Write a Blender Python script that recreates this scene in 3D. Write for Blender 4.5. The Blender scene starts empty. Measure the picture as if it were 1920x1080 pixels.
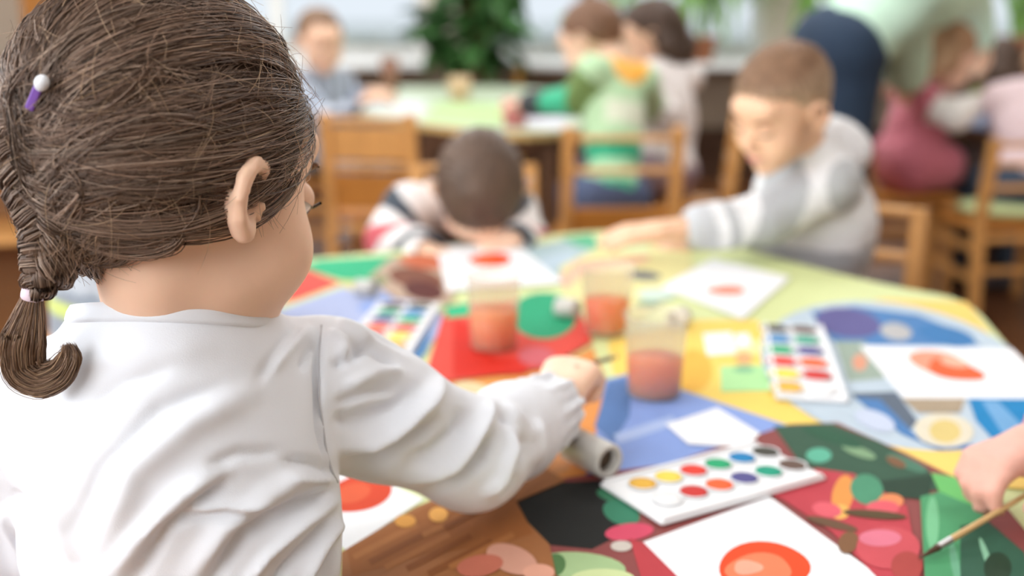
import bpy, bmesh, math, random
import numpy as np
from mathutils import Vector, Matrix
C = bpy.context.scene.collection
SC = bpy.context.scene
PI = math.pi
rnd = random.Random(7)
nr = np.random.default_rng(7)

# ------------------------------------------------------------------ camera
HC, PITCH, F = 0.95, math.radians(14.58), 40.0 / 36.0 * 1920.0
TZ = 0.52                                   # height of the table top
camd = bpy.data.cameras.new('camera'); cam = bpy.data.objects.new('camera', camd); C.objects.link(cam)
cam.location = (0, 0, HC); cam.rotation_euler = (PI / 2 - PITCH, 0, 0)
camd.lens = 40.0; camd.sensor_width = 36.0; camd.clip_start = 0.02; camd.clip_end = 300
camd.dof.use_dof = True; camd.dof.focus_distance = 0.715; camd.dof.aperture_fstop = 3.0
SC.camera = cam
SC.view_settings.view_transform = 'Standard'; SC.view_settings.look = 'None'
SC.view_settings.gamma = 1.0; SC.view_settings.use_curve_mapping = False
SC.view_settings.exposure = 0.20

# ------------------------------------------------------------------ sky and daylight
w = bpy.data.worlds.new('sky'); SC.world = w; w.use_nodes = True
bg = w.node_tree.nodes['Background']; bg.inputs[0].default_value = (0.84, 0.92, 1.0, 1); bg.inputs[1].default_value = 0.84

def area(name, loc, target, sx, sy, power, col=(1, 1, 1)):
    d = bpy.data.lights.new(name, 'AREA'); d.shape = 'RECTANGLE'; d.size = sx; d.size_y = sy; d.energy = power; d.color = col
    o = bpy.data.objects.new(name, d); C.objects.link(o); o.location = loc
    o.rotation_euler = (Vector(target) - Vector(loc)).to_track_quat('-Z', 'Y').to_euler()
    return o
area('daylight_rear_window', (-1.55, -1.50, 1.75), (-.1, 1.0, .65), 1.7, 1.4, 39, (0.97, 0.985, 1.0))
area('daylight_left_window', (-2.7, -0.4, 1.7), (-.1, .9, 0.6), 1.7, 1.4, 48, (0.95, 0.975, 1.0))
area('daylight_left_window', (-2.7, 1.6, 1.6), (0.4, 1.9, 0.5), 1.5, 1.4, 30, (0.95, 0.975, 1.0))
area('daylight_back_window', (0.0, 5.75, 1.9), (0, 2.0, 0.4), 6.0, 1.9, 44, (0.93, 0.97, 1.0))
for i, (lx, ly) in enumerate([(-1.2, 1.2), (1.2, 1.2), (-1.2, 3.9), (1.2, 3.9)]):
    area('added_lamp_light', (lx, ly, 2.70), (lx, ly, 0), 1.1, 0.5, 9 if ly < 2 else 28, (0.97, 0.98, 1.0))  # overhead lamps out of view, added to brighten the room

# ------------------------------------------------------------------ pixel rays (1920 x 1080) meeting planes of the room
CP, SP = math.cos(PITCH), math.sin(PITCH)
def ray(px, py):
    a, b = (px - 960) / F, (540 - py) / F
    return np.array([a, CP + b * SP, -SP + b * CP])
def atz(px, py, z=TZ):
    d = ray(px, py); t = (z - HC) / d[2]
    return np.array([d[0] * t, d[1] * t, z])
def aty(px, py, Y):
    d = ray(px, py); t = Y / d[1]
    return np.array([d[0] * t, Y, HC + d[2] * t])

# ------------------------------------------------------------------ materials
def lin(h):
    h = h.lstrip('#'); v = [int(h[i:i + 2], 16) / 255 for i in (0, 2, 4)]
    return tuple(x / 12.92 if x <= .04045 else ((x + .055) / 1.055) ** 2.4 for x in v)
MATS = {}
def mat(name, col, rough=.6, vary=0.0, scale=20., bump=0., bscale=60., sss=0., trans=0., ior=1.45, stretch=None, attr=False, spec=.5, alpha=1., sheen=0., metal=0.):
    if name in MATS: return MATS[name]
    m = bpy.data.materials.new(name); m.use_nodes = True; MATS[name] = m
    nt = m.node_tree; b = nt.nodes['Principled BSDF']
    c = lin(col) if isinstance(col, str) else col
    b.inputs['Base Color'].default_value = (*c, 1); b.inputs['Roughness'].default_value = rough
    b.inputs['Specular IOR Level'].default_value = spec; b.inputs['IOR'].default_value = ior; b.inputs['Metallic'].default_value = metal
    b.inputs['Transmission Weight'].default_value = trans; b.inputs['Alpha'].default_value = alpha; b.inputs['Sheen Weight'].default_value = sheen
    if sss: b.inputs['Subsurface Weight'].default_value = sss; b.inputs['Subsurface Radius'].default_value = (1, .35, .2); b.inputs['Subsurface Scale'].default_value = .006
    src = None
    if attr:
        a = nt.nodes.new('ShaderNodeVertexColor'); a.layer_name = 'Col'; src = a.outputs[0]
    tc = nt.nodes.new('ShaderNodeTexCoord'); mp = nt.nodes.new('ShaderNodeMapping')
    nt.links.new(tc.outputs['Object'], mp.inputs[0])
    if stretch: mp.inputs['Scale'].default_value = stretch
    if vary:
        n = nt.nodes.new('ShaderNodeTexNoise'); n.inputs['Scale'].default_value = scale; n.inputs['Detail'].default_value = 4
        nt.links.new(mp.outputs[0], n.inputs['Vector'])
        mr = nt.nodes.new('ShaderNodeMapRange'); mr.inputs[1].default_value = .25; mr.inputs[2].default_value = .75
        mr.inputs[3].default_value = 1 - vary; mr.inputs[4].default_value = 1 + vary
        nt.links.new(n.outputs[0], mr.inputs[0])
        mx = nt.nodes.new('ShaderNodeMix'); mx.data_type = 'RGBA'; mx.blend_type = 'MULTIPLY'; mx.inputs[0].default_value = 1
        if src: nt.links.new(src, mx.inputs[6])
        else: mx.inputs[6].default_value = (*c, 1)
        nt.links.new(mr.outputs[0], mx.inputs[7]); src = mx.outputs[2]
    if src: nt.links.new(src, b.inputs['Base Color'])
    if bump:
        n2 = nt.nodes.new('ShaderNodeTexNoise'); n2.inputs['Scale'].default_value = bscale; n2.inputs['Detail'].default_value = 3
        nt.links.new(mp.outputs[0], n2.inputs['Vector'])
        bp = nt.nodes.new('ShaderNodeBump'); bp.inputs['Strength'].default_value = bump; bp.inputs['Distance'].default_value = .004
        nt.links.new(n2.outputs[0], bp.inputs['Height']); nt.links.new(bp.outputs[0], b.inputs['Normal'])
    return m
WOOD = mat('honey_wood', '#d29a5a', .45, .12, 6, .05, 40, stretch=(8, 8, 1.2))
WOOD2 = mat('amber_wood', '#b97a35', .45, .14, 6, .05, 40, stretch=(1.2, 8, 8))
WOODP = mat('brown_panel_wood', '#8a6038', .5, .15, 5, .05, 40, stretch=(1, 6, 6))
SKIN = mat('skin', '#f3cbb0', .5, .05, 25, .03, 180, sss=.12)
SKINF = mat('pale_skin', '#ecc2a6', .5, .05, 25, sss=.1)
PAPER = mat('white_paper', '#eef0f4', .75, .01, 20, .02, 200)
WHITEP = mat('white_plastic', '#eef0f3', .4)
EYEW = mat('eye_white', '#e8e2dc', .2)
EYED = mat('dark_iris', '#2e2018', .2)
LIP = mat('lips', '#c9837a', .45)
BROW = mat('brow_hair', '#7a5a42', .7)

# ------------------------------------------------------------------ object helpers
def tag(o, label=None, cat=None, group=None, kind=None):
    if label: o['label'] = label
    if cat: o['category'] = cat
    if group: o['group'] = group
    if kind: o['kind'] = kind
    return o
def empty(name, loc=(0, 0, 0), rz=0, label=None, cat=None, group=None):
    o = bpy.data.objects.new(name, None); C.objects.link(o); o.location = loc; o.rotation_euler = (0, 0, rz); o.empty_display_size = .05
    return tag(o, label, cat, group)
def link(name, me, m=None, parent=None):
    o = bpy.data.objects.new(name, me); C.objects.link(o)
    for mm in (m if isinstance(m, (list, tuple)) else [m] if m else []): me.materials.append(mm)
    if parent: o.parent = parent
    return o
def world_child(o, parent):           # the child's mesh is in world coordinates; parent is an Empty with only a translation
    o.parent = parent; v = Vector((0, 0, 0)); q = parent
    while q: v += q.location; q = q.parent
    o.location = -v
    return o
def bmobj(name, bm, m, parent=None, smooth=False):
    me = bpy.data.meshes.new(name); bm.normal_update(); bm.to_mesh(me); bm.free()
    if smooth: me.polygons.foreach_set('use_smooth', [True] * len(me.polygons))
    return link(name, me, m, parent)
def add_box(bm, c, s, rot=None, bev=0.0):
    r = bmesh.ops.create_cube(bm, size=1.0)
    M = Matrix.Translation(Vector(c)) @ (rot.to_4x4() if rot else Matrix()) @ Matrix.Diagonal((*s, 1))
    bmesh.ops.transform(bm, matrix=M, verts=r['verts'])
    if bev:
        es = list({e for v in r['verts'] for e in v.link_edges})
        bmesh.ops.bevel(bm, geom=es, offset=bev, segments=2, affect='EDGES', profile=.5)
def box(name, c, s, m, parent=None, rot=None, bev=.004):
    bm = bmesh.new(); add_box(bm, (0, 0, 0), s, None, bev)
    o = bmobj(name, bm, m, parent); o.location = c
    if rot: o.rotation_euler = rot.to_euler()
    return o
def bar(name, a, b, s, m, parent=None, bev=.003):     # square bar from a to b
    a, b = Vector(a), Vector(b); d = b - a
    q = d.to_track_quat('Z', 'Y')
    o = box(name, (a + b) / 2, (s[0], s[1], d.length), m, parent, None, bev); o.rotation_euler = q.to_euler()
    return o
def lathe(name, prof, m, parent=None, n=40, cap=False):
    bm = bmesh.new(); rings = []
    for r, z in prof:
        rings.append([bm.verts.new((r * math.cos(2 * PI * i / n), r * math.sin(2 * PI * i / n), z)) for i in range(n)])
    for a, b in zip(rings, rings[1:]):
        for i in range(n): bm.faces.new((a[i], a[(i + 1) % n], b[(i + 1) % n], b[i]))
    bm.faces.new(rings[0][::-1])
    if cap: bm.faces.new(rings[-1])
    bmesh.ops.recalc_face_normals(bm, faces=bm.faces)
    return bmobj(name, bm, m, parent, True)
def slab(name, pts, z0, z1, m, parent=None, prints=(), holes=None):
    """a flat sheet with the outline pts (world x, y); prints = [(material, [pts])] lie as flat ink on its top"""
    bm = bmesh.new(); mats = [m]
    cx, cy = np.mean([p[0] for p in pts]), np.mean([p[1] for p in pts])
    V = lambda p, z: bm.verts.new((p[0] - cx, p[1] - cy, z - z0))
    lo = [V(p, z0) for p in pts]; hi = [V(p, z1) for p in pts]; n = len(pts)
    f = bm.faces.new(hi); f.normal_update()
    if f.normal.z < 0: f.normal_flip()
    bm.faces.new(lo[::-1])
    for i in range(n): bm.faces.new((lo[i], lo[(i + 1) % n], hi[(i + 1) % n], hi[i]))
    bmesh.ops.recalc_face_normals(bm, faces=bm.faces)
    for k, (pm, pp) in enumerate(prints):
        if pm not in mats: mats.append(pm)
        f = bm.faces.new([V(p, z1 + .00012 + .00006 * k) for p in pp]); f.normal_update()
        if f.normal.z < 0: f.normal_flip()
        f.material_index = mats.index(pm)
    o = bmobj(name, bm, None, parent)
    for mm in mats: o.data.materials.append(mm)
    o.location = (cx, cy, z0)
    return o
def copy_tree(o, parent=None):
    c = o.copy(); C.objects.link(c)
    if parent: c.parent = parent
    for ch in list(o.children): copy_tree(ch, c)
    return c

# ------------------------------------------------------------------ implicit bodies: smooth unions of round cones and ellipsoids, meshed by surface nets
class Field:
    def __init__(s, lo, hi, h):
        s.lo = np.array(lo, float); s.h = h
        s.n = np.ceil((np.array(hi) - s.lo) / h).astype(int) + 1
        s.D = np.full(s.n, .08, np.float32)
        s.ax = [(s.lo[i] + h * np.arange(s.n[i])).astype(np.float32) for i in range(3)]
    def _put(s, fn, lo, hi, k, op):
        m = k + 2.5 * s.h
        i0 = np.clip(np.floor((np.array(lo) - m - s.lo) / s.h).astype(int), 0, s.n); i1 = np.clip(np.ceil((np.array(hi) + m - s.lo) / s.h).astype(int) + 1, 0, s.n)
        if (i1 <= i0).any(): return
        X = s.ax[0][i0[0]:i1[0], None, None]; Y = s.ax[1][None, i0[1]:i1[1], None]; Z = s.ax[2][None, None, i0[2]:i1[2]]
        d = fn(X, Y, Z); v = s.D[i0[0]:i1[0], i0[1]:i1[1], i0[2]:i1[2]]
        k = max(k, 1e-5)
        if op == 'u':
            hh = np.maximum(k - np.abs(v - d), 0) / k; v[...] = np.minimum(v, d) - hh * hh * k * .25
        else:
            d = -d if op == 's' else d
            hh = np.maximum(k - np.abs(v - d), 0) / k; v[...] = np.maximum(v, d) + hh * hh * k * .25
    def cap(s, a, b, ra, rb=None, k=.01, op='u'):
        rb = ra if rb is None else rb
        a, b = np.array(a, float), np.array(b, float); ba = b - a; L = float(ba @ ba) + 1e-12
        def fn(X, Y, Z):
            px, py, pz = X - a[0], Y - a[1], Z - a[2]
            t = np.clip((px * ba[0] + py * ba[1] + pz * ba[2]) / L, 0, 1)
            return np.sqrt((px - ba[0] * t) ** 2 + (py - ba[1] * t) ** 2 + (pz - ba[2] * t) ** 2) - (ra + (rb - ra) * t)
        r = max(ra, rb); s._put(fn, np.minimum(a, b) - r, np.maximum(a, b) + r, k, op)
    def ell(s, c, r, R=None, k=.01, op='u'):
        c, r = np.array(c, float), np.array(r, float); R = np.eye(3) if R is None else R
        def fn(X, Y, Z):
            px, py, pz = X - c[0], Y - c[1], Z - c[2]
            q = [px * R[0, i] + py * R[1, i] + pz * R[2, i] for i in range(3)]
            k0 = np.sqrt(sum((q[i] / r[i]) ** 2 for i in range(3))); k1 = np.sqrt(sum((q[i] / r[i] ** 2) ** 2 for i in range(3))) + 1e-9
            return k0 * (k0 - 1) / k1
        e = np.sqrt(((R * r[None, :]) ** 2).sum(1)); s._put(fn, c - e, c + e, k, op)
    def chain(s, pts, rs, k=.006):
        for i in range(len(pts) - 1): s.cap(pts[i], pts[i + 1], rs[i], rs[i + 1], k)
    def func(s, fn, k=.002, op='i'):
        s._put(fn, s.lo, s.lo + s.h * s.n, k, op)
    def mesh(s, smooth=1):
        D, n = s.D, s.n; B = D < 0
        B[0], B[-1], B[:, 0], B[:, -1], B[:, :, 0], B[:, :, -1] = 0, 0, 0, 0, 0, 0
        cnt = np.zeros(n - 1, np.uint8)
        for a in (0, 1):
            for b in (0, 1):
                for c in (0, 1): cnt += B[a:n[0] - 1 + a, b:n[1] - 1 + b, c:n[2] - 1 + c]
        act = np.argwhere((cnt > 0) & (cnt < 8)); idm = np.full(n - 1, -1, np.int32); idm[tuple(act.T)] = np.arange(len(act))
        acc = np.zeros((len(act), 3)); num = np.zeros(len(act))
        cor = [(a, b, c) for a in (0, 1) for b in (0, 1) for c in (0, 1)]
        val = {c: D[tuple((act + c).T)] for c in cor}; ins = {c: B[tuple((act + c).T)] for c in cor}
        for c in cor:
            for axx in range(3):
                if c[axx] == 0:
                    e = list(c); e[axx] = 1; e = tuple(e)
                    x = ins[c] != ins[e]; t = np.clip(val[c] / np.where(np.abs(val[c] - val[e]) < 1e-9, 1e-9, val[c] - val[e]), 0, 1)
                    p = np.tile(np.array(c, float), (len(act), 1)); p[:, axx] = t
                    acc[x] += p[x]; num[x] += 1
        V = s.lo + (act + acc / np.maximum(num, 1)[:, None]) * s.h
        Q = []
        for axx in range(3):
            o1, o2 = [(1, 2), (2, 0), (0, 1)][axx]
            sl0 = [slice(None)] * 3; sl1 = [slice(None)] * 3; sl0[axx] = slice(0, -1); sl1[axx] = slice(1, None)
            e = np.argwhere(B[tuple(sl0)] != B[tuple(sl1)]); e = e[(e[:, o1] > 0) & (e[:, o2] > 0)]
            if not len(e): continue
            flip = ~B[tuple(e.T)]
            def cell(d1, d2):
                q = e.copy(); q[:, o1] += d1; q[:, o2] += d2; return idm[tuple(q.T)]
            q = np.stack([cell(-1, -1), cell(0, -1), cell(0, 0), cell(-1, 0)], 1); q[flip] = q[flip][:, ::-1]
            Q.append(q)
        Q = np.concatenate(Q); Q = Q[(Q >= 0).all(1)]
        E = np.concatenate([Q[:, [0, 1]], Q[:, [1, 2]], Q[:, [2, 3]], Q[:, [3, 0]]]); E = np.concatenate([E, E[:, ::-1]])
        deg = np.bincount(E[:, 0], minlength=len(V)).clip(1)
        for _ in range(smooth):
            av = np.stack([np.bincount(E[:, 0], V[E[:, 1], i], len(V)) for i in range(3)], 1) / deg[:, None]
            V = V + .6 * (av - V)
        return V, Q
def vnormals(V, Q):
    n = np.cross(V[Q[:, 2]] - V[Q[:, 0]], V[Q[:, 3]] - V[Q[:, 1]]); N = np.zeros_like(V)
    for j in range(4):
        for i in range(3): N[:, i] += np.bincount(Q[:, j], n[:, i], len(V))
    return N / (np.linalg.norm(N, axis=1)[:, None] + 1e-12)
def qmesh(name, V, Q, col=None):
    me = bpy.data.meshes.new(name); me.vertices.add(len(V)); me.vertices.foreach_set('co', V.astype(np.float32).ravel())
    k = Q.shape[1]; me.loops.add(len(Q) * k); me.polygons.add(len(Q))
    me.polygons.foreach_set('loop_start', np.arange(0, len(Q) * k, k, dtype=np.int32)); me.loops.foreach_set('vertex_index', Q.astype(np.int32).ravel())
    me.polygons.foreach_set('use_smooth', np.ones(len(Q), bool)); me.update(calc_edges=True)
    if col is not None:
        a = me.color_attributes.new('Col', 'FLOAT_COLOR', 'POINT')
        a.data.foreach_set('color', np.concatenate([col, np.ones((len(V), 1))], 1).astype(np.float32).ravel())
    return me
def tubes(name, P, R, col=None, sides=3, closed_cap=False):
    """P (N,M,3) centre lines, R (N,M) radii -> one mesh"""
    P = np.asarray(P, float); N, M, _ = P.shape
    T = np.gradient(P, axis=1); T /= np.linalg.norm(T, axis=2, keepdims=True) + 1e-12
    ref = np.where(np.abs(T[..., 2:3]) < .9, np.array([0, 0, 1.]), np.array([1., 0, 0]))
    A = np.cross(T, ref); A /= np.linalg.norm(A, axis=2, keepdims=True) + 1e-12; Bv = np.cross(T, A)
    an = 2 * PI * np.arange(sides) / sides
    V = P[:, :, None, :] + R[:, :, None, None] * (A[:, :, None, :] * np.cos(an)[None, None, :, None] + Bv[:, :, None, :] * np.sin(an)[None, None, :, None])
    idx = np.arange(N * M * sides).reshape(N, M, sides); nx = np.roll(idx, -1, 2)
    Q = np.stack([idx[:, :-1], nx[:, :-1], nx[:, 1:], idx[:, 1:]], -1).reshape(-1, 4)
    cc = None if col is None else np.repeat(col, M * sides, 0)
    return qmesh(name, V.reshape(-1, 3), Q, cc)
def unit(v): v = np.array(v, float); return v / (np.linalg.norm(v) + 1e-12)
def frame(yaw, pitch, roll=0):      # columns: right, forward, up; yaw from +Y towards +X, pitch down, degrees
    y, p, r = (math.radians(a) for a in (yaw, pitch, roll))
    f = np.array([math.sin(y) * math.cos(p), math.cos(y) * math.cos(p), -math.sin(p)]); rt = np.array([math.cos(y), -math.sin(y), 0.]); u = np.cross(rt, f)
    return np.stack([rt * math.cos(r) + u * math.sin(r), f, -rt * math.sin(r) + u * math.cos(r)], 1)
def noise3(p, f, seed=0):           # cheap smooth noise from sines
    r = np.random.default_rng(seed); o = 0
    for _ in range(6):
        k = r.normal(size=3) * f; o = o + np.sin(p @ k + r.uniform(0, 6.28))
    return o / 6

# ------------------------------------------------------------------ figures
def head(G, c, R, s=1.0, ears=(1, 1), k=.012, es=1.0, eb=0.0):
    P = lambda x, y, z: c + R @ (np.array([x, y, z]) * s)
    e = lambda p, r, k=k, op='u': G.ell(P(*p), np.array(r) * s, R, k * s, op)
    e((0, -.010, .030), (.071, .088, .078)); e((0, .036, -.016), (.057, .050, .070), .02)
    e((0, .050, -.066), (.032, .030, .027), .022); e((0, .068, -.083), (.013, .013, .011), .015)
    for x in (-1, 1):
        e((x * .034, .052, -.030), (.025, .026, .027), .016)
        e((x * .034, .022, -.050), (.022, .032, .024), .016)
        e((x * .0295, .0925, .006), (.017, .011, .0085), .010, 's')
    e((0, .070, .040), (.045, .020, .020), .02)
    G.cap(P(0, .083, .004), P(0, .0985, -.022), .0065 * s, .0085 * s, .008 * s)
    for x in (-1, 1): e((x * .008, .091, -.025), (.0062, .007, .0055), .005)
    e((0, .0825, -.047), (.017, .010, .0042), .004); e((0, .081, -.055), (.014, .010, .0042), .004)
    for x in (-1, 1):
        if ears[0 if x < 0 else 1]:
            # helix rim, lobe, bowl
            cE = np.array([x * .070, .002, .001]); P0_, e0_ = P, e
            P = lambda a, b, c2, P0_=P0_, cE=cE: P0_(*(cE + es * (np.array([a, b, c2]) - cE) + np.array([0, eb, 0])))
            e = lambda p, r, k=.012, op='u', cE=cE: e0_(tuple(cE + es * (np.array(p) - cE) + np.array([0, eb, 0])), tuple(np.array(r) * es), k, op)
            pts = [(x * .073, .014, .012), (x * .080, .006, .024), (x * .085, -.006, .026), (x * .088, -.016, .016), (x * .087, -.019, .000), (x * .083, -.014, -.014), (x * .077, -.004, -.024), (x * .073, .006, -.024)]
            G.chain([P(*q) for q in pts], [r * s for r in (.0030, .0042, .0046, .0046, .0044, .0046, .0056, .0042)], .004 * s)
            e((x * .074, -.003, .000), (.006, .016, .024), .006)
            e((x * .082, .001, .002), (.0075, .011, .016), .004, 's')
            G.cap(P(x * .076, .011, -.004), P(x * .075, .011, -.012), .0035 * s, .003 * s, .003)
            P, e = P0_, e0_
def hand(G, wr, d, n, side, s=1.0, curl=(30, 35, 25), spread=.1, thumb=(.6, .7, -.35)):
    d = unit(d); n = unit(np.array(n) - d * (np.array(n) @ d)); l = np.cross(d, n) * (-1 if side == 'R' else 1)
    K = []
    for i, o in enumerate((.0185, .0065, -.0060, -.0175)):
        kn = wr + s * (d * (.056 - abs(i - 1.2) * .0035) + l * o); K.append(kn)
        G.cap(wr + s * (l * o * .55 - d * .002), kn, .0105 * s, .0088 * s, .010 * s)
        a = 0; p = kn
        for j, (L, cu) in enumerate(zip((.45, .31, .25), curl)):
            a += math.radians(cu * (1 + .08 * i)); sp = spread * (1.5 - i) * .5
            q = p + s * (.042, .047, .043, .034)[i] * L * unit((d + l * sp) * math.cos(a) - n * math.sin(a))
            G.cap(p, q, (.0076, .0068, .0060)[j] * s, (.0068, .0060, .0048)[j] * s, .0025 * s); p = q
    b = wr + s * (d * .014 + l * .017 - n * .004); t1 = b + s * .030 * unit(d * thumb[0] + l * thumb[1] + n * thumb[2]); t2 = t1 + s * .024 * unit(d * .9 + l * .15 - n * .35)
    G.cap(b, t1, .0115 * s, .0088 * s, .008 * s); G.cap(t1, t2, .0085 * s, .0062 * s, .003 * s)
def features(root, hc, R, s, skin=None):
    skin = skin or SKIN
    for x in (-1, 1):
        bm = bmesh.new(); bmesh.ops.create_uvsphere(bm, u_segments=16, v_segments=10, radius=.0115 * s)
        e = bmobj('eye', bm, EYEW, root, True); e.location = Vector(hc + R @ np.array([x * .0295, .0735, .005]) * s) - root.location
        bm = bmesh.new(); bmesh.ops.create_uvsphere(bm, u_segments=12, v_segments=8, radius=.0062 * s)
        i = bmobj('iris', bm, EYED, e, True); i.location = Vector(R @ np.array([0, .0060, -.0045]) * s)
        bm = bmesh.new(); bmesh.ops.create_uvsphere(bm, u_segments=20, v_segments=14, radius=.0124 * s)
        bmesh.ops.bisect_plane(bm, geom=bm.verts[:] + bm.edges[:] + bm.faces[:], plane_co=(0, 0, -.0022 * s), plane_no=(0, .35, 1), clear_inner=True)
        l = bmobj('eyelid', bm, skin, root, True); l.location = e.location; l.rotation_euler = Matrix(R.tolist()).to_euler()
        pts = np.array([[hc + R @ np.array([x * (.014 + .030 * u), .0905 - .013 * u * u, .022 + .006 * math.sin(u * 2.4)]) * s for u in np.linspace(0, 1, 7)]])
        world_child(link('eyebrow', tubes('eyebrow', pts, np.array([[.0008, .002, .0024, .0024, .002, .0014, .0006]]) * s, sides=6), BROW), root)
        pts = np.array([[hc + R @ np.array([x * (.0155 + .028 * u), .0895 - .007 * u, .0035 - .0035 * math.sin(u * PI)]) * s for u in np.linspace(0, 1, 7)]])
        world_child(link('eyelashes', tubes('eyelashes', pts, np.full((1, 7), .0011 * s), sides=5), EYED), root)
    pts = np.array([[hc + R @ np.array([.018 * u, .0915 - .007 * u * u, -.0505 + .0016 * u * u]) * s for u in np.linspace(-1, 1, 9)]])
    world_child(link('lips', tubes('lips', pts, np.array([[.0006, .0022, .0034, .004, .0042, .004, .0034, .0022, .0006]]) * s, sides=6), LIP), root)
def figure(name, label, pel, neck, byaw, hc, hrot, arms, s=1.0, vox=.007, shirt=None, shirt_m=None, cuff=.92, hair='short', hair_m=None, pants_m=None, legs=None, shoes_m=None,
           skin=SKIN, sl_r=.040, body_w=1.0, group=None, skirt=0, collar=0, ears=(1, 1), zh=None, stand=False, hand_curl=(25, 30, 20), face=True, hsc=1.0, hgrad=None):
    pel, neck, hc = (np.array(v, float) for v in (pel, neck, hc)); y = math.radians(byaw)
    f = np.array([math.sin(y), math.cos(y), 0]); rt = np.array([math.cos(y), -math.sin(y), 0])
    hs = s * hsc; t = unit(neck - pel); dp = unit(np.cross(t, rt)); BR = np.stack([rt, -dp if dp @ f < 0 else dp, t], 1)
    R = frame(*hrot); L = np.linalg.norm(neck - pel)
    root = empty(name, (pel[0], pel[1], 0), 0, label, 'person', group)
    J = {}
    for sd, x in (('L', -1), ('R', 1)):
        a = arms[sd]; S = np.array(a.get('s', neck + rt * x * .105 * s * body_w - t * .035 * s)); J[sd] = (S, np.array(a['e'], float), np.array(a['w'], float))
    hips, knees, ank = {}, {}, {}
    for sd, x in (('L', -1), ('R', 1)):
        hips[sd] = pel + rt * x * .052 * s
        if legs and sd in legs: knees[sd], ank[sd] = np.array(legs[sd][0]), np.array(legs[sd][1])
        elif stand: knees[sd] = hips[sd] * [1, 1, .54] + [0, 0, .0]; ank[sd] = hips[sd] * [1, 1, 0] + [0, 0, .07]
        else:
            knees[sd] = hips[sd] + f * .255 * s + rt * x * .02 + np.array([0, 0, .0]); ank[sd] = knees[sd] * [1, 1, 0] + f * -.02 + [0, 0, .06]
    allp = [pel, neck, hc + [0, 0, .13 * s], hc - [0, 0, .13 * s], *J['L'], *J['R'], *knees.values(), *ank.values(), *[hc + R @ v for v in np.array([[.1, 0, 0], [-.1, 0, 0], [0, .12, 0], [0, -.12, 0]])]]
    for sd in 'LR': allp.append(J[sd][2] + unit(arms[sd].get('hd', J[sd][2] - J[sd][1])) * .12 * s); allp.append(ank[sd] + f * .14 * s)
    lo, hi = np.min(allp, 0) - .06 * s - .05, np.max(allp, 0) + .06 * s + .05; lo[2] = max(lo[2], -.01)
    def torso(G, o, k=.03):
        G.ell(neck - t * .105 * s, (np.array([.098 * body_w, .064, .115]) * s + o), BR, k); G.ell(pel + t * L * .45, (np.array([.086 * body_w, .064, .12]) * s + o), BR, k)
        G.ell(pel + t * .01, (np.array([.095 * body_w, .075, .085]) * s + o), BR, k)
        for sd in 'LR': G.cap(neck - t * .02 * s, J[sd][0], .030 * s + o, .036 * s + o, k)
    G = Field(lo, hi, vox)
    head(G, hc, R, hs, ears); torso(G, -.004)
    G.cap(neck - t * .02, hc + R @ np.array([0, -.028, -.04]) * s, .037 * s, .036 * s, .015)
    for sd in 'LR':
        S, E, W = J[sd]; G.cap(S, E, .031 * s, .025 * s, .012); G.cap(E, W, .026 * s, .0175 * s, .010)
        hand(G, W, arms[sd].get('hd', W - E), arms[sd].get('hn', (0, 0, 1)), sd, s, arms[sd].get('curl', hand_curl))
        G.cap(hips[sd], knees[sd], .050 * s, .037 * s, .02); G.cap(knees[sd], ank[sd], .038 * s, .024 * s, .012)
        G.cap(ank[sd] - [0, 0, .02 * s], ank[sd] + f * .10 * s - [0, 0, .035 * s], .022 * s, .018 * s, .01)
    V, Q = G.mesh(); world_child(link('body', qmesh('body', V, Q), skin), root)
    # shirt
    G = Field(lo, hi, vox); torso(G, .010)
    for sd in 'LR':
        S, E, W = J[sd]; G.cap(S, E, sl_r * s, sl_r * .92 * s, .02)
        if cuff > 0: G.cap(E, E + (W - E) * cuff, sl_r * .92 * s, sl_r * .78 * s, .012)
        if cuff > 0:
            e = E + (W - E) * cuff; G.cap(e, e + unit(W - E) * .03, .022 * s, .022 * s, .002, 's')
    if skirt:
        for sd in 'LR': G.cap(hips[sd], hips[sd] + (knees[sd] - hips[sd]) * skirt, .085 * s, .075 * s, .04)
    if collar: G.cap(neck - t * .01, neck + (hc - neck) * .22, .046 * s, .050 * s, .015)
    if collar == 2: G.ell(neck - BR[:, 1] * .055 * s + t * .005, np.array([.075, .042, .05]) * s, BR, .02)
    V, Q = G.mesh()
    V = V + vnormals(V, Q) * (.0035 * noise3(V, 45 / s, len(name)) + .002 * noise3(V, 95 / s, 3))[:, None]
    col = None
    if shirt: col = shirt(V, dict(J=J, pel=pel, neck=neck, t=t, rt=rt, f=f, s=s, BR=BR))
    sh = world_child(link('shirt', qmesh('shirt', V, Q, col), shirt_m), root)
    # trousers and shoes
    if pants_m:
        G = Field(lo, hi, vox); G.ell(pel + t * .0, np.array([.105 * body_w, .085, .085]) * s, BR, .03)
        for sd in 'LR': G.cap(hips[sd], knees[sd], .062 * s, .048 * s, .025); G.cap(knees[sd], ank[sd] + [0, 0, .03], .048 * s, .038 * s, .015)
        V, Q = G.mesh(); world_child(link('trousers', qmesh('trousers', V, Q), pants_m), root)
        for sd in 'LR':
            a = ank[sd]; l2 = np.minimum(a, a + f * .13 * s) - .05 * s; h2 = np.maximum(a, a + f * .13 * s) + .05 * s; l2[2] = 0.0
            G = Field(l2 - [0, 0, .01], h2 + [0, 0, .02], .006); G.cap(a - [0, 0, .025 * s], a + f * .10 * s - [0, 0, .032 * s], .033 * s, .027 * s, .01); G.cap(a, a - [0, 0, .03], .028 * s, .03 * s, .01)
            G.func(lambda X, Y, Z: .002 - Z + 0 * X + 0 * Y)
            V, Q = G.mesh(); world_child(link('shoe', qmesh('shoe', V, Q), shoes_m or mat('shoe_dark', '#4b4a52', .6)), root)
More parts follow.
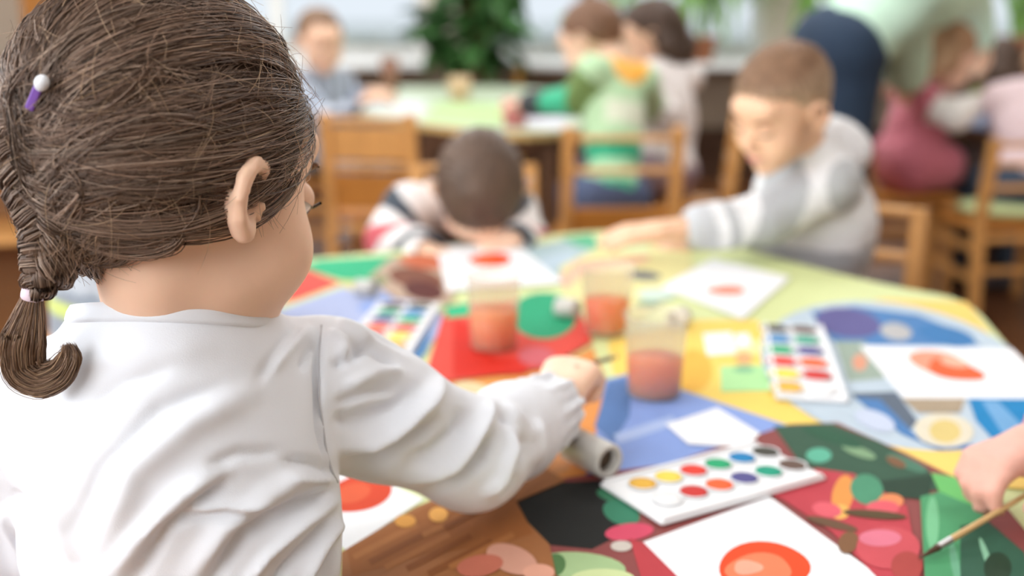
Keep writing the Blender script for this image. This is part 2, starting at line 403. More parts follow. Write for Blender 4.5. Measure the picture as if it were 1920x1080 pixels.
    # hair
    if hair:
        sB = s; s = hs; hl, hh = hc - .155 * s, hc + .155 * s
        G = Field(hl, hh, min(vox, .005)); G.ell(hc + R @ np.array([0, -.012, .034]) * s, np.array([.0765, .094 + 0, .084]) * s, R, .001)
        zz = zh or (lambda az: np.interp(az, [0, 40, 62, 78, 92, 112, 135, 180], [.070, .066, .040, .012, .030, -.012, -.035, -.045]))
        def cut(X, Y, Z):
            px, py, pz = X - hc[0], Y - hc[1], Z - hc[2]
            q = [(px * R[0, i] + py * R[1, i] + pz * R[2, i]) / s for i in range(3)]
            az = np.degrees(np.abs(np.arctan2(q[0], q[1] + .0)))
            return (zz(az) - q[2] + .004 * np.sin(az * .9)) * .8 * s
        G.func(cut, .006, 'i')
        if hair == 'pony':
            q = [(0, -.085, .03), (0, -.125, .025), (0, -.145, -.01), (0, -.14, -.06), (.004, -.13, -.11)]
            G.chain([hc + R @ np.array(v) * s for v in q], [.02, .024, .027, .024, .008], .01)
        if hair == 'bob':
            for x in (-1, 1): G.chain([hc + R @ np.array(v) * s for v in ((x * .065, -.02, .02), (x * .075, -.03, -.03), (x * .07, -.05, -.075))], [.025, .028, .02], .02)
            G.chain([hc + R @ np.array(v) * s for v in ((0, -.075, .0), (0, -.08, -.05), (0, -.07, -.09))], [.035, .04, .03], .03)
        V, Q = G.mesh(); q = (V - hc) @ R / s
        stre = np.sin(np.degrees(np.arctan2(q[:, 0], q[:, 1])) * .55 + 3 * noise3(q, 20, 5)) * .0014 + .0025 * noise3(q, 70, 9)
        V = V + vnormals(V, Q) * stre[:, None] * s
        hcol = None
        if hgrad: tq = np.clip((q[:, 2] - hgrad[2]) / .05, 0, 1)[:, None]; hcol = (np.array(lin(hgrad[0])) * (1 - tq) + np.array(lin(hgrad[1])) * tq) * (1 + .18 * noise3(q, 120, 4))[:, None]
        world_child(link('hair', qmesh('hair', V, Q, hcol), hair_m), root); s = sB
    if face: features(root, hc, R, hs, skin)
    return root
def HM(name, c, v=.25): return mat(name, c, .5, v, 30, .5, 90, stretch=(1.5, 1.5, .5), spec=.4)
# ================================================================== the room
def struct(name, c, s, m, bev=0.0, parent=None): return tag(box(name, c, s, m, parent, None, bev), kind='structure')
FLOOR = mat('dark_plank_floor', '#6a4328', .4, .2, 3, .04, 30, stretch=(8, .8, 1)); WALL = mat('beige_wall', '#d9cfc0', .8, .03, 4)
WHITE = mat('white_paint', '#eceeed', .5); CEIL = mat('ceiling_white', '#f0efec', .8); LOWER = mat('taupe_dado', '#a39483', .6, .06, 5)
XL, XR, YB, YF, ZC = -2.75, 3.1, 6.0, -1.6, 2.8
fl = tag(empty('floor'), kind='structure')
pl_me = None
for i in range(30):          # boards run along the depth of the room
    wd = (XR - XL) / 30; x = XL + wd * (i + .5)
    if pl_me is None:
        o = box('floor_board', (x, (YB + YF) / 2, -.011 + rnd.uniform(0, .001)), (wd - .002, YB - YF, .02), FLOOR, fl, None, .0015); pl_me = o.data
    else:
        o = bpy.data.objects.new('floor_board', pl_me); C.objects.link(o); o.parent = fl; o.location = (x, (YB + YF) / 2, -.011 + rnd.uniform(0, .001))
struct('ceiling', ((XL + XR) / 2, (YB + YF) / 2, ZC + .05), (XR - XL + .4, YB - YF + .4, .1), CEIL)
def window_wall(name, axis, pos, a0, a1, th, spans, sill, top, first):
    """a wall along x ('x', at y = pos) or along y ('y', at x = pos) with window openings spans"""
    root = tag(empty(name), kind='structure')
    def bx(n, u0, u1, z0, z1, m, par, t=th, off=0., bev=0.):
        c = ((u0 + u1) / 2, pos + off, (z0 + z1) / 2) if axis == 'x' else (pos + off, (u0 + u1) / 2, (z0 + z1) / 2)
        s = (u1 - u0, t, z1 - z0) if axis == 'x' else (t, u1 - u0, z1 - z0)
        return box(n, c, s, m, par, None, bev)
    bx('wall_below_windows', a0, a1, 0, sill, LOWER if pos > 3 else WALL, root); bx('wall_above_windows', a0, a1, top, ZC, WALL, root)
    e = a0
    for s0, s1 in spans: bx('wall_pier', e, s0, sill, top, WALL, root); e = s1
    bx('wall_pier', e, a1, sill, top, WALL, root)
    for i, (s0, s1) in enumerate(spans):
        wroot = tag(empty('window_%d' % (first + i)), kind='structure'); fw = .05
        for u0, u1, z0, z1 in ((s0, s1, sill, sill + fw), (s0, s1, top - fw, top), (s0, s0 + fw, sill + fw, top - fw), (s1 - fw, s1, sill + fw, top - fw), ((s0 + s1) / 2 - .035, (s0 + s1) / 2 + .035, sill + fw, top - fw)):
            bx('window_frame', u0, u1, z0, z1, WHITE, wroot, .06, 0, .004)
        for u0, u1 in ((s0 + fw, (s0 + s1) / 2 - .035), ((s0 + s1) / 2 + .035, s1 - fw)): bx('pane', u0, u1, sill + fw, top - fw, GLASS, wroot, .004, 0)
        sg = 1 if pos > 3 else -1
        bx('window_sill', s0 - .04, s1 + .04, sill - .03, sill, WHITE, wroot, .50, -.30 * sg, .006)
GLASS = mat('window_glass', '#ffffff', 0.0, trans=1.0, ior=1.0, spec=.2)
window_wall('wall_back', 'x', YB + .1, XL, XR, .2, [(-2.0, -.45), (-.25, 1.3), (1.5, 2.95)], .62, 2.35, 1)
window_wall('wall_left', 'y', XL - .1, YF, YB, .2, [(-1.3, .5), (.8, 2.4)], .8, 2.35, 4)
struct('wall_right', (XR + .1, (YB + YF) / 2, ZC / 2), (.2, YB - YF, ZC), mat('warm_beige_wall', '#c9bcac', .8))
window_wall('wall_front', 'x', YF - .1, XL, XR, .2, [(-2.4, -.7)], .9, 2.4, 6)
struct('dark_strip_back', ((XL + XR) / 2, YB - .012, .13), (XR - XL, .024, .26), mat('dark_brown_strip', '#52392a', .5, .1, 5), .004)  # dark strip added along the foot of the back wall
LAMPW = bpy.data.materials.new('lamp_diffuser'); LAMPW.use_nodes = True
LAMPW.node_tree.nodes['Principled BSDF'].inputs['Emission Color'].default_value = (1, .96, .9, 1); LAMPW.node_tree.nodes['Principled BSDF'].inputs['Emission Strength'].default_value = 2.0
for i, (lx, ly) in enumerate([(-1.2, 1.2), (1.2, 1.2), (-1.2, 3.9), (1.2, 3.9)]):  # unseen lamp panels added to go with the overhead lights
    r = empty('added_ceiling_lamp', (lx, ly, 2.71), 0, 'added long white ceiling lamp panel, unseen overhead, ' + ('near left', 'near right', 'far left', 'far right')[i] + ' of the four', 'lamp', 'added ceiling lamps')
    box('lamp_housing', (0, 0, .055), (1.2, .56, .07), WHITE, r); box('diffuser', (0, 0, .012), (1.12, .5, .012), LAMPW, r)

# the garden beyond the windows
GRASSM = mat('pale_paving', '#dcdfdb', .9, .05, 2)
tag(box('ground', (0, 26, -.25), (80, 39, .2), GRASSM, None, None, 0), kind='structure')
PATH = mat('house_plaster', '#c9c6c2', .9, .04, 2); ROOF = mat('grey_roof', '#9c9a9a', .8)
def leaf_mesh(L, W, n=6, droop=.25):
    bm = bmesh.new(); rows = []
    for i in range(n + 1):
        u = i / n; wv = W * math.sin(PI * min(1, u ** .8 * 1.0)) * .5 + .0008
        rows.append([bm.verts.new((x * wv, u * L, -droop * L * u * u + abs(x) * wv * .35)) for x in (-1, 0, 1)])
    for a, b in zip(rows, rows[1:]):
        for j in range(2): bm.faces.new((a[j], a[j + 1], b[j + 1], b[j]))
    me = bpy.data.meshes.new('leaf'); bm.to_mesh(me); bm.free(); me.polygons.foreach_set('use_smooth', [True] * len(me.polygons)); return me
LEAFG = mat('leaf_dark_green', '#3c6533', .45, .25, 12); LEAFL = mat('leaf_light_green', '#7fae55', .5, .2, 12); STEM = mat('stem_brown', '#7a5b3a', .7)
POT = mat('clay_pot', '#b77652', .7, .08, 15)
def stuff_crown(name, c, r, n, ls, m, parent):
    vs, fs = [], []
    for i in range(n):
        d = nr.normal(size=3); d /= np.linalg.norm(d); p = d * np.array(r) * nr.uniform(.35, 1) ** .5
        a = nr.normal(size=3); a /= np.linalg.norm(a); b = np.cross(a, nr.normal(size=3)); b /= np.linalg.norm(b)
        k = len(vs); vs += [p - a * ls, p + b * ls * .5, p + a * ls, p - b * ls * .5]; fs.append((k, k + 1, k + 2, k + 3))
    me = bpy.data.meshes.new(name); me.from_pydata([tuple(np.array(v) + c) for v in vs], [], fs)
    return tag(link(name, me, m, parent), kind='stuff')
for k, (x, y, h, r, lab) in enumerate([(-5.4, 15, 3.0, 1.1, 'round leafy garden tree outside the left window'), (1.1, 17, 3.4, 1.3, 'round leafy garden tree outside the middle window'), (4.2, 16.5, 3.0, 1.2, 'round leafy garden tree seen left of the adult in green'), (7.4, 15, 3.3, 1.3, 'round leafy garden tree outside the right window edge')]):
    t = empty('garden_tree', (x, y, -.15), 0, lab, 'tree', 'trees in the garden outside')
    lathe('trunk', [(.14, 0), (.11, .8), (.09, h * .6)], STEM, t, 12)
    stuff_crown('crown', (0, 0, h * .8), (r, r, r * .9), 900, .13, mat('tree_leaves', '#b4c8a2', .7, .2, 3), t)
hg = empty('garden_hedge', (0, 13.5, -.15), 0, 'long clipped grey-green hedge outside behind the window sills', 'hedge')
stuff_crown('hedge_leaves', (0, 0, .30), (9, .45, .28), 4000, .1, mat('hedge_leaf', '#c2c4b6', .8, .2, 3), hg)

# ================================================================== furniture
def chair(label, loc, rz, H=.58, sh=.295, W=.30, D=.28, rails=(.545, .46, .38), rail_h=.035, m=WOOD, m2=WOOD2, panel=None, group='small wooden kindergarten chairs'):
    r = empty('child_chair', (loc[0], loc[1], 0), math.radians(rz), label, 'chair', group)
    box('seat', (0, .0, sh - .009), (W, D, .018), m2, r, None, .006)
    for x in (-1, 1):
        bar('leg', (x * (W / 2 - .017), D / 2 - .02, 0), (x * (W / 2 - .02), D / 2 - .025, sh - .0185), (.030, .030), m, r)
        bar('back_post', (x * (W / 2 - .015), -D / 2 - .035, 0), (x * (W / 2 - .015), -D / 2 - .0155, sh + .01), (.030, .030), m, r)
        bar('back_post', (x * (W / 2 - .015), -D / 2 - .0155, sh + .01), (x * (W / 2 - .015), -D / 2 - .055, H), (.030, .028), m, r)
        bar('stretcher', (x * (W / 2 - .017), D / 2 - .036, .13), (x * (W / 2 - .015), -D / 2 - .012, .13), (.014, .024), m, r)
        bar('stretcher', (x * (W / 2 - .017), D / 2 - .038, .22), (x * (W / 2 - .015), -D / 2 - .006, .22), (.014, .024), m, r)
    bar('apron', (-W / 2 + .031, D / 2 - .022, sh - .037), (W / 2 - .031, D / 2 - .022, sh - .037), (.036, .014), m, r)
    bar('apron', (-W / 2 + .031, -D / 2 - .018, sh - .037), (W / 2 - .031, -D / 2 - .018, sh - .037), (.036, .014), m, r)
    bar('stretcher', (-W / 2 + .031, -D / 2 - .028, .16), (W / 2 - .031, -D / 2 - .028, .16), (.024, .014), m, r)
    yb = lambda z: -D / 2 - .0155 - .0395 * (z - sh) / (H - sh)
    for z in rails: bar('back_rail', (-W / 2 + .03, yb(z), z), (W / 2 - .03, yb(z), z), (rail_h, .014), m, r)
    for pa in panel or (): box('back_panel', (0, yb(sum(pa) / 2), sum(pa) / 2), (W - .06, .010, pa[1] - pa[0]), m if pa[0] > .43 else m2, r, Matrix.Rotation(.14, 3, 'X'), .002)
    return r
def xy(px, py, Y): p = aty(px, py, Y); return (p[0], p[1])
def table(label, poly, z, top_m, edge_m, legs, group=None, name='low_table', lm=WOOD):
    c = np.mean(poly, 0); r = empty(name, (c[0], c[1], 0), 0, label, 'table', group)
    bm = bmesh.new(); n = len(poly)
    hi = [bm.verts.new((p[0] - c[0], p[1] - c[1], z)) for p in poly]; lo = [bm.verts.new((p[0] - c[0], p[1] - c[1], z - .022)) for p in poly]
    f = bm.faces.new(hi); g = bm.faces.new(lo[::-1]); sd = [bm.faces.new((lo[i], lo[(i + 1) % n], hi[(i + 1) % n], hi[i])) for i in range(n)]
    for q in sd: q.material_index = 1
    bmesh.ops.recalc_face_normals(bm, faces=bm.faces)
    o = bmobj('table_top', bm, None, r); o.data.materials.append(top_m); o.data.materials.append(edge_m)
    inn = [(c + (np.array(p) - c) * .86) for p in poly]
    for i in legs:
        a = np.array(inn[i]) - c; bar('leg', (a[0], a[1], 0), (a[0], a[1], z - .0225), (.045, .045), lm, r)
    k = len(legs)
    for j in range(k):
        a = np.array(inn[legs[j]]) - c; b = np.array(inn[legs[(j + 1) % k]]) - c; u = unit(b - a)
        a2 = a + u * .03; b2 = b - u * .03; bar('apron', (a2[0], a2[1], z - .0575), (b2[0], b2[1], z - .0575), (.018, .068), lm, r)
    return r
def smooth_poly(pts, n=6):
    P = [np.array(p) for p in pts]; out = []
    for i in range(len(P)):
        a, b, c_ = P[i - 1], P[i], P[(i + 1) % len(P)]
        s, e = b + (a - b) * .3, b + (c_ - b) * .3
        for t in np.linspace(0, 1, n): out.append((1 - t) ** 2 * s + 2 * t * (1 - t) * b + t * t * e)
    return out
tp = [atz(*p)[:2] for p in [(545, 488), (760, 468), (960, 448), (1120, 432), (1310, 440), (1480, 490), (1640, 530), (1815, 562), (1925, 690)]] + [np.array(v) for v in [(.66, 1.15), (.56, .80), (.30, .66), (.02, .66), (-.16, .80), (-.36, 1.02), (-.50, 1.35), (-.48, 1.7)]]
TOPG = mat('pale_lime_laminate', '#d3dda0', .55, .02, 8, spec=.3)
TP = smooth_poly(tp)
near_table = table('big low kindergarten table with pale lime top covered in coloured mats', TP, TZ, TOPG, WOOD, [9, 33, 51, 63, 75, 93], name='activity_table')
FT = [atz(*p, .54)[:2] for p in [(632, 208), (800, 232), (960, 250), (1060, 246), (1170, 212), (1150, 178), (940, 160), (700, 162)]]
table('far low table with pale green top in front of the left windows', smooth_poly(FT, 4), .54, mat('pale_green_top', '#bccbb0', .45), mat('yellow_edge', '#dcb878', .5), [5, 13, 21, 29], 'low tables across the room', lm=mat('dark_table_leg', '#6b4a33', .5))
RT = [(1.52, 3.62), (2.35, 3.62), (2.5, 4.1), (2.3, 4.6), (1.6, 4.6), (1.42, 4.1)]
table('far low table on the right, half hidden behind the seated children', smooth_poly([np.array(p) for p in RT], 4), .54, mat('pale_blue_top', '#d3dbe0', .45), WOOD, [1, 5, 13, 17], 'low tables across the room', lm=mat('dark_table_leg', '#6b4a33'))

# chairs in view
chair('empty honey-wood chair with panelled back at the far table left', xy(722, 300, 3.30), -8, .63, .34, .27, .26, (.612, .48), .035, panel=[(.50, .593), (.36, .461)])
chair('open-backed wooden chair holding the child in the green striped top', xy(1150, 330, 3.12), 2, .615, .30, .315, .28, (.585, .50), .03, panel=[(.315, .40)])
chair('tall-backed wooden chair behind the dark-haired child in white', xy(1268, 300, 3.48), 82, .70, .32, .30, .28)
chair('amber wooden chair under the child in the rose pinafore', xy(1688, 400, 3.66), -88, .60, .33, .29, .27)
chair('slat-backed wooden chair at the right edge, under the child in pale pink', xy(1878, 400, 3.42), 6, .55, .29, .34, .29, (.53, .475, .405), .03)
chair('honey-wood chair with its back to the windows behind the far table', xy(905, 200, 5.35), 180, .62, .32, .36, .28, (.595, .50), .045, mat('yellow_wood', '#dca84c', .5, .08, 6))
chair('amber wooden chair at the left edge behind the braid', xy(-10, 420, 1.95), -70, .60, .31, .30, .28, m=WOOD2)
# low wall unit and cabinet on the left
cb = empty('tall_cabinet', (-2.08, 5.6, 0), 0, 'tall amber wooden cabinet in the far left corner', 'cabinet')
box('body', (0, .1, .95), (.44, .42, 1.9), WOOD2, cb)
for x in (-1, 1):
    d = box('door', (x * .108, -.122, .98), (.208, .02, 1.74), WOOD2, cb); bar('handle', (-x * .085, -.0225, -.05), (-x * .085, -.0225, .07), (.012, .024), mat('steel', '#b8b8b8', .3, metal=1.), d)
sh = empty('wooden_shelf', (-1.30, 2.75, 0), math.radians(12), 'low amber wooden shelf unit behind the girl on the left', 'shelf')
for x in (-.37, .37): box('side_panel', (x, 0, .36), (.022, .3, .72), WOOD2, sh)
for z in (.06, .38, .709): box('shelf_board', (0, 0, z), (.716, .29, .02), WOOD, sh)
box('back_panel', (0, .146, .38), (.716, .008, .64), WOODP, sh)
# house plants on the window side
def plant(label, loc, spots, lm, leaf, pot_r, pot_h, stem_r=.012, n_per=9, spread=.14, group='potted plants at the windows'):
    r = empty('potted_plant', loc, 0, label, 'plant', group)
    lathe('pot', [(pot_r * .72, 0), (pot_r, pot_h), (pot_r * 1.06, pot_h), (pot_r * 1.06, pot_h * .86), (pot_r * .92, pot_h * .86), (pot_r * .9, pot_h * .9)], POT, r, 24, True)
    for (sx, sy, sz, nl) in spots:
        pts = np.array([[(0, 0, pot_h * .85), (sx * .25, sy * .25, pot_h + (sz - pot_h) * .5), (sx * .7, sy * .7, sz * .92), (sx, sy, sz)]], float)
        o = link('stem', tubes('stem', pts, np.array([[stem_r, stem_r * .8, stem_r * .5, stem_r * .3]]), sides=6), STEM if lm is LEAFG else LEAFL, r)
        for k in range(nl):
            lf = bpy.data.objects.new('leaf', leaf); C.objects.link(lf); lf.parent = r
            u = rnd.uniform(.35, 1); a = rnd.uniform(0, 2 * PI)
            lf.location = (sx * u + rnd.gauss(0, spread * .25), sy * u + rnd.gauss(0, spread * .25), pot_h + (sz - pot_h) * u ** .8 + rnd.gauss(0, spread * .2))
            lf.rotation_euler = (rnd.uniform(-.9, .5), rnd.uniform(-.5, .5), a); k2 = rnd.uniform(.7, 1.2); lf.scale = (k2, k2, k2)
    return r
LF1 = leaf_mesh(.20, .10); LF1.materials.append(LEAFG); LF2 = leaf_mesh(.34, .05, 7, .5); LF2.materials.append(LEAFL); LF3 = leaf_mesh(.13, .06); LF3.materials.append(LEAFL)
plant('large dark green weeping houseplant in front of the left window', (-.16, 5.45, .28), [(-.24, 0, .52, 20), (-.06, 0, .80, 24), (.06, .05, .95, 34), (-.10, .05, 1.05, 18), (.12, .02, 1.0, 34), (.03, .08, 1.2, 34), (.22, 0, 1.0, 22), (.10, -.05, .55, 20), (.05, 0, .45, 14), (-.26, .05, .55, 16), (-.22, .02, 1.0, 10)], LEAFG, LF1, .15, .22)
ps = empty('plant_stand', (-.16, 5.45, 0), 0, 'small wooden stand under the weeping houseplant', 'stand')
box('stand_top', (0, 0, .27), (.34, .34, .02), WOODP, ps)
for x in (-1, 1):
    for y in (-1, 1): bar('leg', (x * .14, y * .14, 0), (x * .14, y * .14, .2595), (.025, .025), WOODP, ps)
for lab, x, z, sp in (('tall light green reed-like plant left of the adult in navy trousers', 0.92, .62, [(dx, .02, zz, 15) for dx, zz in ((-.16, .62), (-.08, .78), (0, .85), (.07, .7), (.15, .8), (.2, .6))]), ('second tall reed-like plant right beside the first at the sill', 1.44, .62, [(dx, .0, zz, 15) for dx, zz in ((-.14, .7), (-.05, .6), (.04, .8), (.12, .7))]), ('arching light green plant in the right window corner', 2.45, .62, [(dx, 0, zz, 9) for dx, zz in ((-.2, .6), (-.1, .8), (.05, .8), (.15, .65), (.22, .5))])):
    plant(lab, (x, 5.69, z), sp, LEAFL, LF2, .085, .12, .008, spread=.05)
plant('bushy low green plant on the sill behind the two leaning children', (.46, 5.70, .62), [(dx, 0, zz, 14) for dx, zz in ((-.2, .25), (-.08, .32), (.06, .3), (.2, .26), (.28, .2))], LEAFL, LF3, .07, .10, .006, spread=.1)

# ================================================================== on the near table
def px2(pts, z=TZ): return [atz(x, y, z)[:2] for x, y in pts]
def ell_px(cx, cy, rx, ry, rot=0, n=22, wob=0., seed=0):
    a = math.radians(rot); q = random.Random(seed); ph = q.uniform(0, 6); out = []
    for i in range(n):
        t = 2 * PI * i / n; k = 1 + wob * math.sin(3 * t + ph); x, y = rx * k * math.cos(t), ry * k * math.sin(t)
        out.append((cx + x * math.cos(a) - y * math.sin(a), cy + x * math.sin(a) + y * math.cos(a)))
    return out
def ink(c): return mat('ink_' + c[1:], c, .65, .05, 30, spec=.1)
SHEETS = []
def inside(p, poly):
    c = False; n = len(poly)
    for i in range(n):
        a, b = poly[i], poly[i - 1]
        if (a[1] > p[1]) != (b[1] > p[1]) and p[0] < (b[0] - a[0]) * (p[1] - a[1]) / (b[1] - a[1]) + a[0]: c = not c
    return c
def dense(poly, n=8): return [np.array(poly[i - 1]) * (1 - t) + np.array(poly[i]) * t for i in range(len(poly)) for t in np.linspace(0, 1, n, endpoint=False)]
def top_under(pts):          # height of the highest sheet under any of these points
    z = TZ
    for poly, z1 in SHEETS:
        if z1 > z and (any(inside(p, poly) for p in pts) or any(inside(p, pts) for p in dense(poly))): z = z1
    return z
def disc(x, y, r): return [(x + r * math.cos(t), y + r * math.sin(t)) for t in np.linspace(0, 2 * PI, 16, endpoint=False)]
def mat_sheet(name, label, poly, col, prints=(), cat='placemat', group='coloured placemats on the near table', th=.0007, rough=.6, m=None):
    z0 = top_under(dense(px2(poly, TZ + .002))) + .0003
    o = slab(name, px2(poly, z0 + th), z0, z0 + th, m or mat('mat_' + col[1:], col, rough, .03, 15, spec=.1), None, [(ink(c), px2(p, z0 + th)) for c, p in prints])
    SHEETS.append((px2(poly, z0 + th), z0 + th))
    return tag(o, label, cat, group), z0 + th
E = ell_px
mat_sheet('placemat', 'bright green placemat at the far left corner of the table', [(560, 500), (600, 487), (760, 478), (850, 500), (760, 530), (640, 524)], '#2fae7d')
mat_sheet('placemat', 'red placemat beside the girl\'s cheek, under the green one', [(440, 590), (500, 520), (570, 503), (640, 530), (560, 560)], '#e05247')
mat_sheet('placemat', 'pale periwinkle placemat beyond the girl\'s right shoulder', [(500, 590), (640, 540), (760, 528), (840, 600), (780, 680), (640, 660)], '#a9b4d8', [('#8fa6dc', E(720, 570, 50, 14, -10)), ('#d8cf8e', E(660, 537, 22, 7, 20)), ('#5f8fc0', [(790, 590), (815, 580), (800, 660), (770, 690)])])
mat_sheet('placemat', 'brown and russet placemat with dark ovals beside the bowed boy', [(690, 520), (735, 482), (850, 478), (870, 520), (840, 570), (740, 560)], '#b9a08c', [('#c56a4a', E(795, 490, 48, 14, 5)), ('#7b4d3c', E(780, 522, 52, 20, 10)), ('#5c2f2b', E(795, 545, 38, 18, 10)), ('#8a8f6c', E(710, 525, 18, 10, 0))])  # brown, russet and dark red ovals laid on the mat
mat_sheet('placemat', 'pale grey-green placemat in front of the hooded boy\'s reaching arm', [(960, 470), (1110, 438), (1130, 470), (1100, 520), (1010, 530)], '#a9bfc4', [('#5fb48a', [(1050, 446), (1110, 438), (1128, 470), (1085, 462)]), ('#b6c9d6', E(1040, 490, 40, 14, -15))])
mat_sheet('placemat', 'pale lemon placemat with a peach stripe under the middle cup', [(1050, 500), (1140, 455), (1290, 455), (1300, 500), (1240, 560), (1200, 600), (1060, 570)], '#ddd79a', [('#e3b79c', [(1048, 520), (1080, 490), (1220, 478), (1210, 492), (1100, 510), (1060, 545)]), ('#d6e6b6', [(1135, 458), (1210, 450), (1220, 470), (1140, 474)]), ('#6f7276', E(1205, 517, 34, 9, 4)), ('#c9dccf', E(1230, 552, 36, 12, 0)), ('#7fa58c', E(1215, 570, 22, 6, 0))])
mat_sheet('placemat', 'red placemat with green ellipses under the left cup', [(795, 710), (830, 590), (850, 570), (1080, 560), (1110, 640), (1020, 690), (820, 716)], '#d94c40', [('#cf3024', [(850, 600), (895, 612), (930, 672), (1000, 665), (985, 700), (850, 706)]), ('#2f9f74', E(1020, 592, 62, 44, 0)), ('#37b785', [(835, 575), (880, 568), (884, 592), (838, 597)]), ('#c9626a', E(1005, 668, 34, 18, 0))])
mat_sheet('placemat', 'orange placemat strip under the girl\'s hand', [(800, 720), (1020, 695), (1110, 650), (1140, 720), (1110, 900), (1020, 900), (960, 760)], '#dd9350', [('#d9c9a0', E(890, 735, 42, 18, 15)), ('#c98f5f', E(1030, 870, 40, 20, 0))])
mat_sheet('placemat', 'golden yellow placemat around the front cup', [(1150, 700), (1140, 640), (1300, 600), (1420, 600), (1490, 720), (1560, 790), (1480, 800), (1300, 745)], '#eed06a', [('#e6b54e', E(1300, 695, 36, 40, 0)), ('#efe0a0', E(1390, 650, 50, 16, 0)), ('#d8a978', E(1395, 672, 16, 12, 0))])
mat_sheet('placemat', 'periwinkle blue placemat under the front paint box', [(1100, 910), (1135, 712), (1180, 700), (1300, 738), (1500, 805), (1480, 850), (1160, 920)], '#869fd9', [('#5a7bb0', [(1115, 800), (1140, 715), (1185, 705), (1180, 780), (1150, 830)]), ('#a9bce4', [(1150, 815), (1260, 780), (1270, 795), (1160, 832)]), ('#4f6fae', E(1120, 895, 24, 12, 0))])
mat_sheet('placemat', 'large amber yellow placemat with a blue plate picture at the right edge', [(1500, 770), (1430, 660), (1480, 590), (1660, 560), (1812, 566), (1862, 632), (1915, 700), (2010, 860), (1990, 920), (1900, 915), (1800, 898), (1640, 830)], '#efcf72',
          [('#b9c9d6', E(1690, 705, 268, 132, 12, 40)), ('#4f7fb6', [(1520, 584), (1600, 574), (1720, 590), (1800, 622), (1840, 648), (1640, 648), (1560, 640)]), ('#625f92', E(1590, 605, 62, 28, 8)), ('#3f78b0', E(1775, 630, 55, 18, 12)), ('#b3b3b4', E(1680, 622, 30, 16, 10)),
           ('#98a89c', [(1565, 640), (1620, 640), (1660, 710), (1590, 716)]), ('#d69a80', E(1612, 680, 14, 16, 0)), ('#5e6a7a', [(1595, 738), (1680, 735), (1720, 790), (1700, 815), (1640, 780)]), ('#4f7db4', [(1600, 745), (1650, 750), (1730, 830), (1850, 836), (1920, 810), (1900, 838), (1760, 845), (1690, 815)]),
           ('#1f80ba', [(1815, 748), (1960, 745), (1960, 815), (1870, 835), (1830, 790)]), ('#6fa3d0', [(1840, 752), (1870, 752), (1930, 812), (1880, 815)]), ('#a89882', [(1690, 748), (1810, 748), (1800, 775), (1720, 775)]), ('#d9d3bf', E(1770, 808, 56, 32, 5)), ('#d6c27f', E(1772, 810, 30, 22, 5)), ('#c0cbe0', E(1640, 790, 40, 18, 20))])
veg = [('#262726', [(950, 940), (1030, 905), (1150, 900), (1190, 960), (1170, 1000), (1110, 1030), (1010, 1020)]), ('#3f7a5c', E(1160, 930, 42, 14, 10)), ('#3d8065', E(1165, 962, 36, 22, 20)), ('#a3bf8d', E(1090, 1062, 84, 26, 5)), ('#c8d6a0', E(1130, 1085, 60, 18, 0)), ('#557a4c', E(1040, 1060, 20, 22, 40)),
       ('#d2506a', E(1180, 998, 46, 16, -6)), ('#b8434a', [(1180, 1010), (1240, 1030), (1300, 1110), (1210, 1110)]), ('#c9c1b8', E(1165, 1025, 20, 10, 0)),
       ('#3c5a49', [(1450, 800), (1560, 795), (1650, 830), (1740, 880), (1760, 920), (1640, 925), (1500, 870)]), ('#5fae94', E(1535, 855, 24, 14, 0)), ('#2f4437', [(1640, 905), (1750, 890), (1740, 940), (1660, 930)]), ('#7fa07c', E(1610, 848, 34, 9, 20)), ('#4f7a66', E(1700, 870, 40, 10, 22)), ('#7d5c44', E(1680, 868, 20, 8, 25)), ('#325a45', E(1560, 820, 60, 12, 18)),
       ('#b9454f', [(1420, 920), (1530, 880), (1600, 890), (1700, 950), (1730, 1100), (1660, 1100), (1560, 1000), (1470, 940)]), ('#e0944e', E(1580, 930, 20, 38, 12)), ('#e8b060', E(1575, 962, 18, 14, 0)), ('#4f8f70', E(1625, 920, 32, 28, 30)), ('#d9616d', E(1550, 958, 28, 14, 10)), ('#e08a5c', E(1670, 942, 24, 14, 0)), ('#d85f6a', E(1655, 955, 32, 14, 0)), ('#6a4f3c', E(1560, 985, 50, 8, 14)), ('#7e5a3f', E(1590, 1020, 18, 22, 30)), ('#c4525a', E(1665, 1030, 60, 40, 0)), ('#d4768a', E(1650, 1012, 40, 16, 0)), ('#a84844', E(1700, 1065, 30, 28, 0)), ('#5b4a33', E(1640, 968, 60, 8, 5)),
       ('#4f9668', [(1725, 935), (1780, 920), (1840, 945), (1850, 1000), (1830, 1110), (1735, 1110)]), ('#6bb86a', [(1745, 890), (1800, 900), (1850, 935), (1830, 955), (1760, 925)]), ('#74b88a', E(1748, 985, 12, 50, 0)), ('#375c4a', [(1800, 990), (1850, 980), (1920, 1040), (1930, 1110), (1800, 1110)]), ('#6aa584', E(1790, 1060, 8, 40, -10)), ('#86b89a', E(1850, 1050, 6, 40, -20)), ('#2c4030', E(1870, 1070, 26, 30, 0)), ('#8fb3d8', E(1830, 916, 24, 6, 30))]
mat_sheet('placemat', 'dark vegetable-picture placemat filling the front of the table', [(945, 945), (1030, 900), (1250, 870), (1480, 795), (1570, 792), (1700, 850), (1800, 900), (1870, 930), (1960, 1040), (1990, 1110), (1040, 1110)], '#8a4a48', veg)
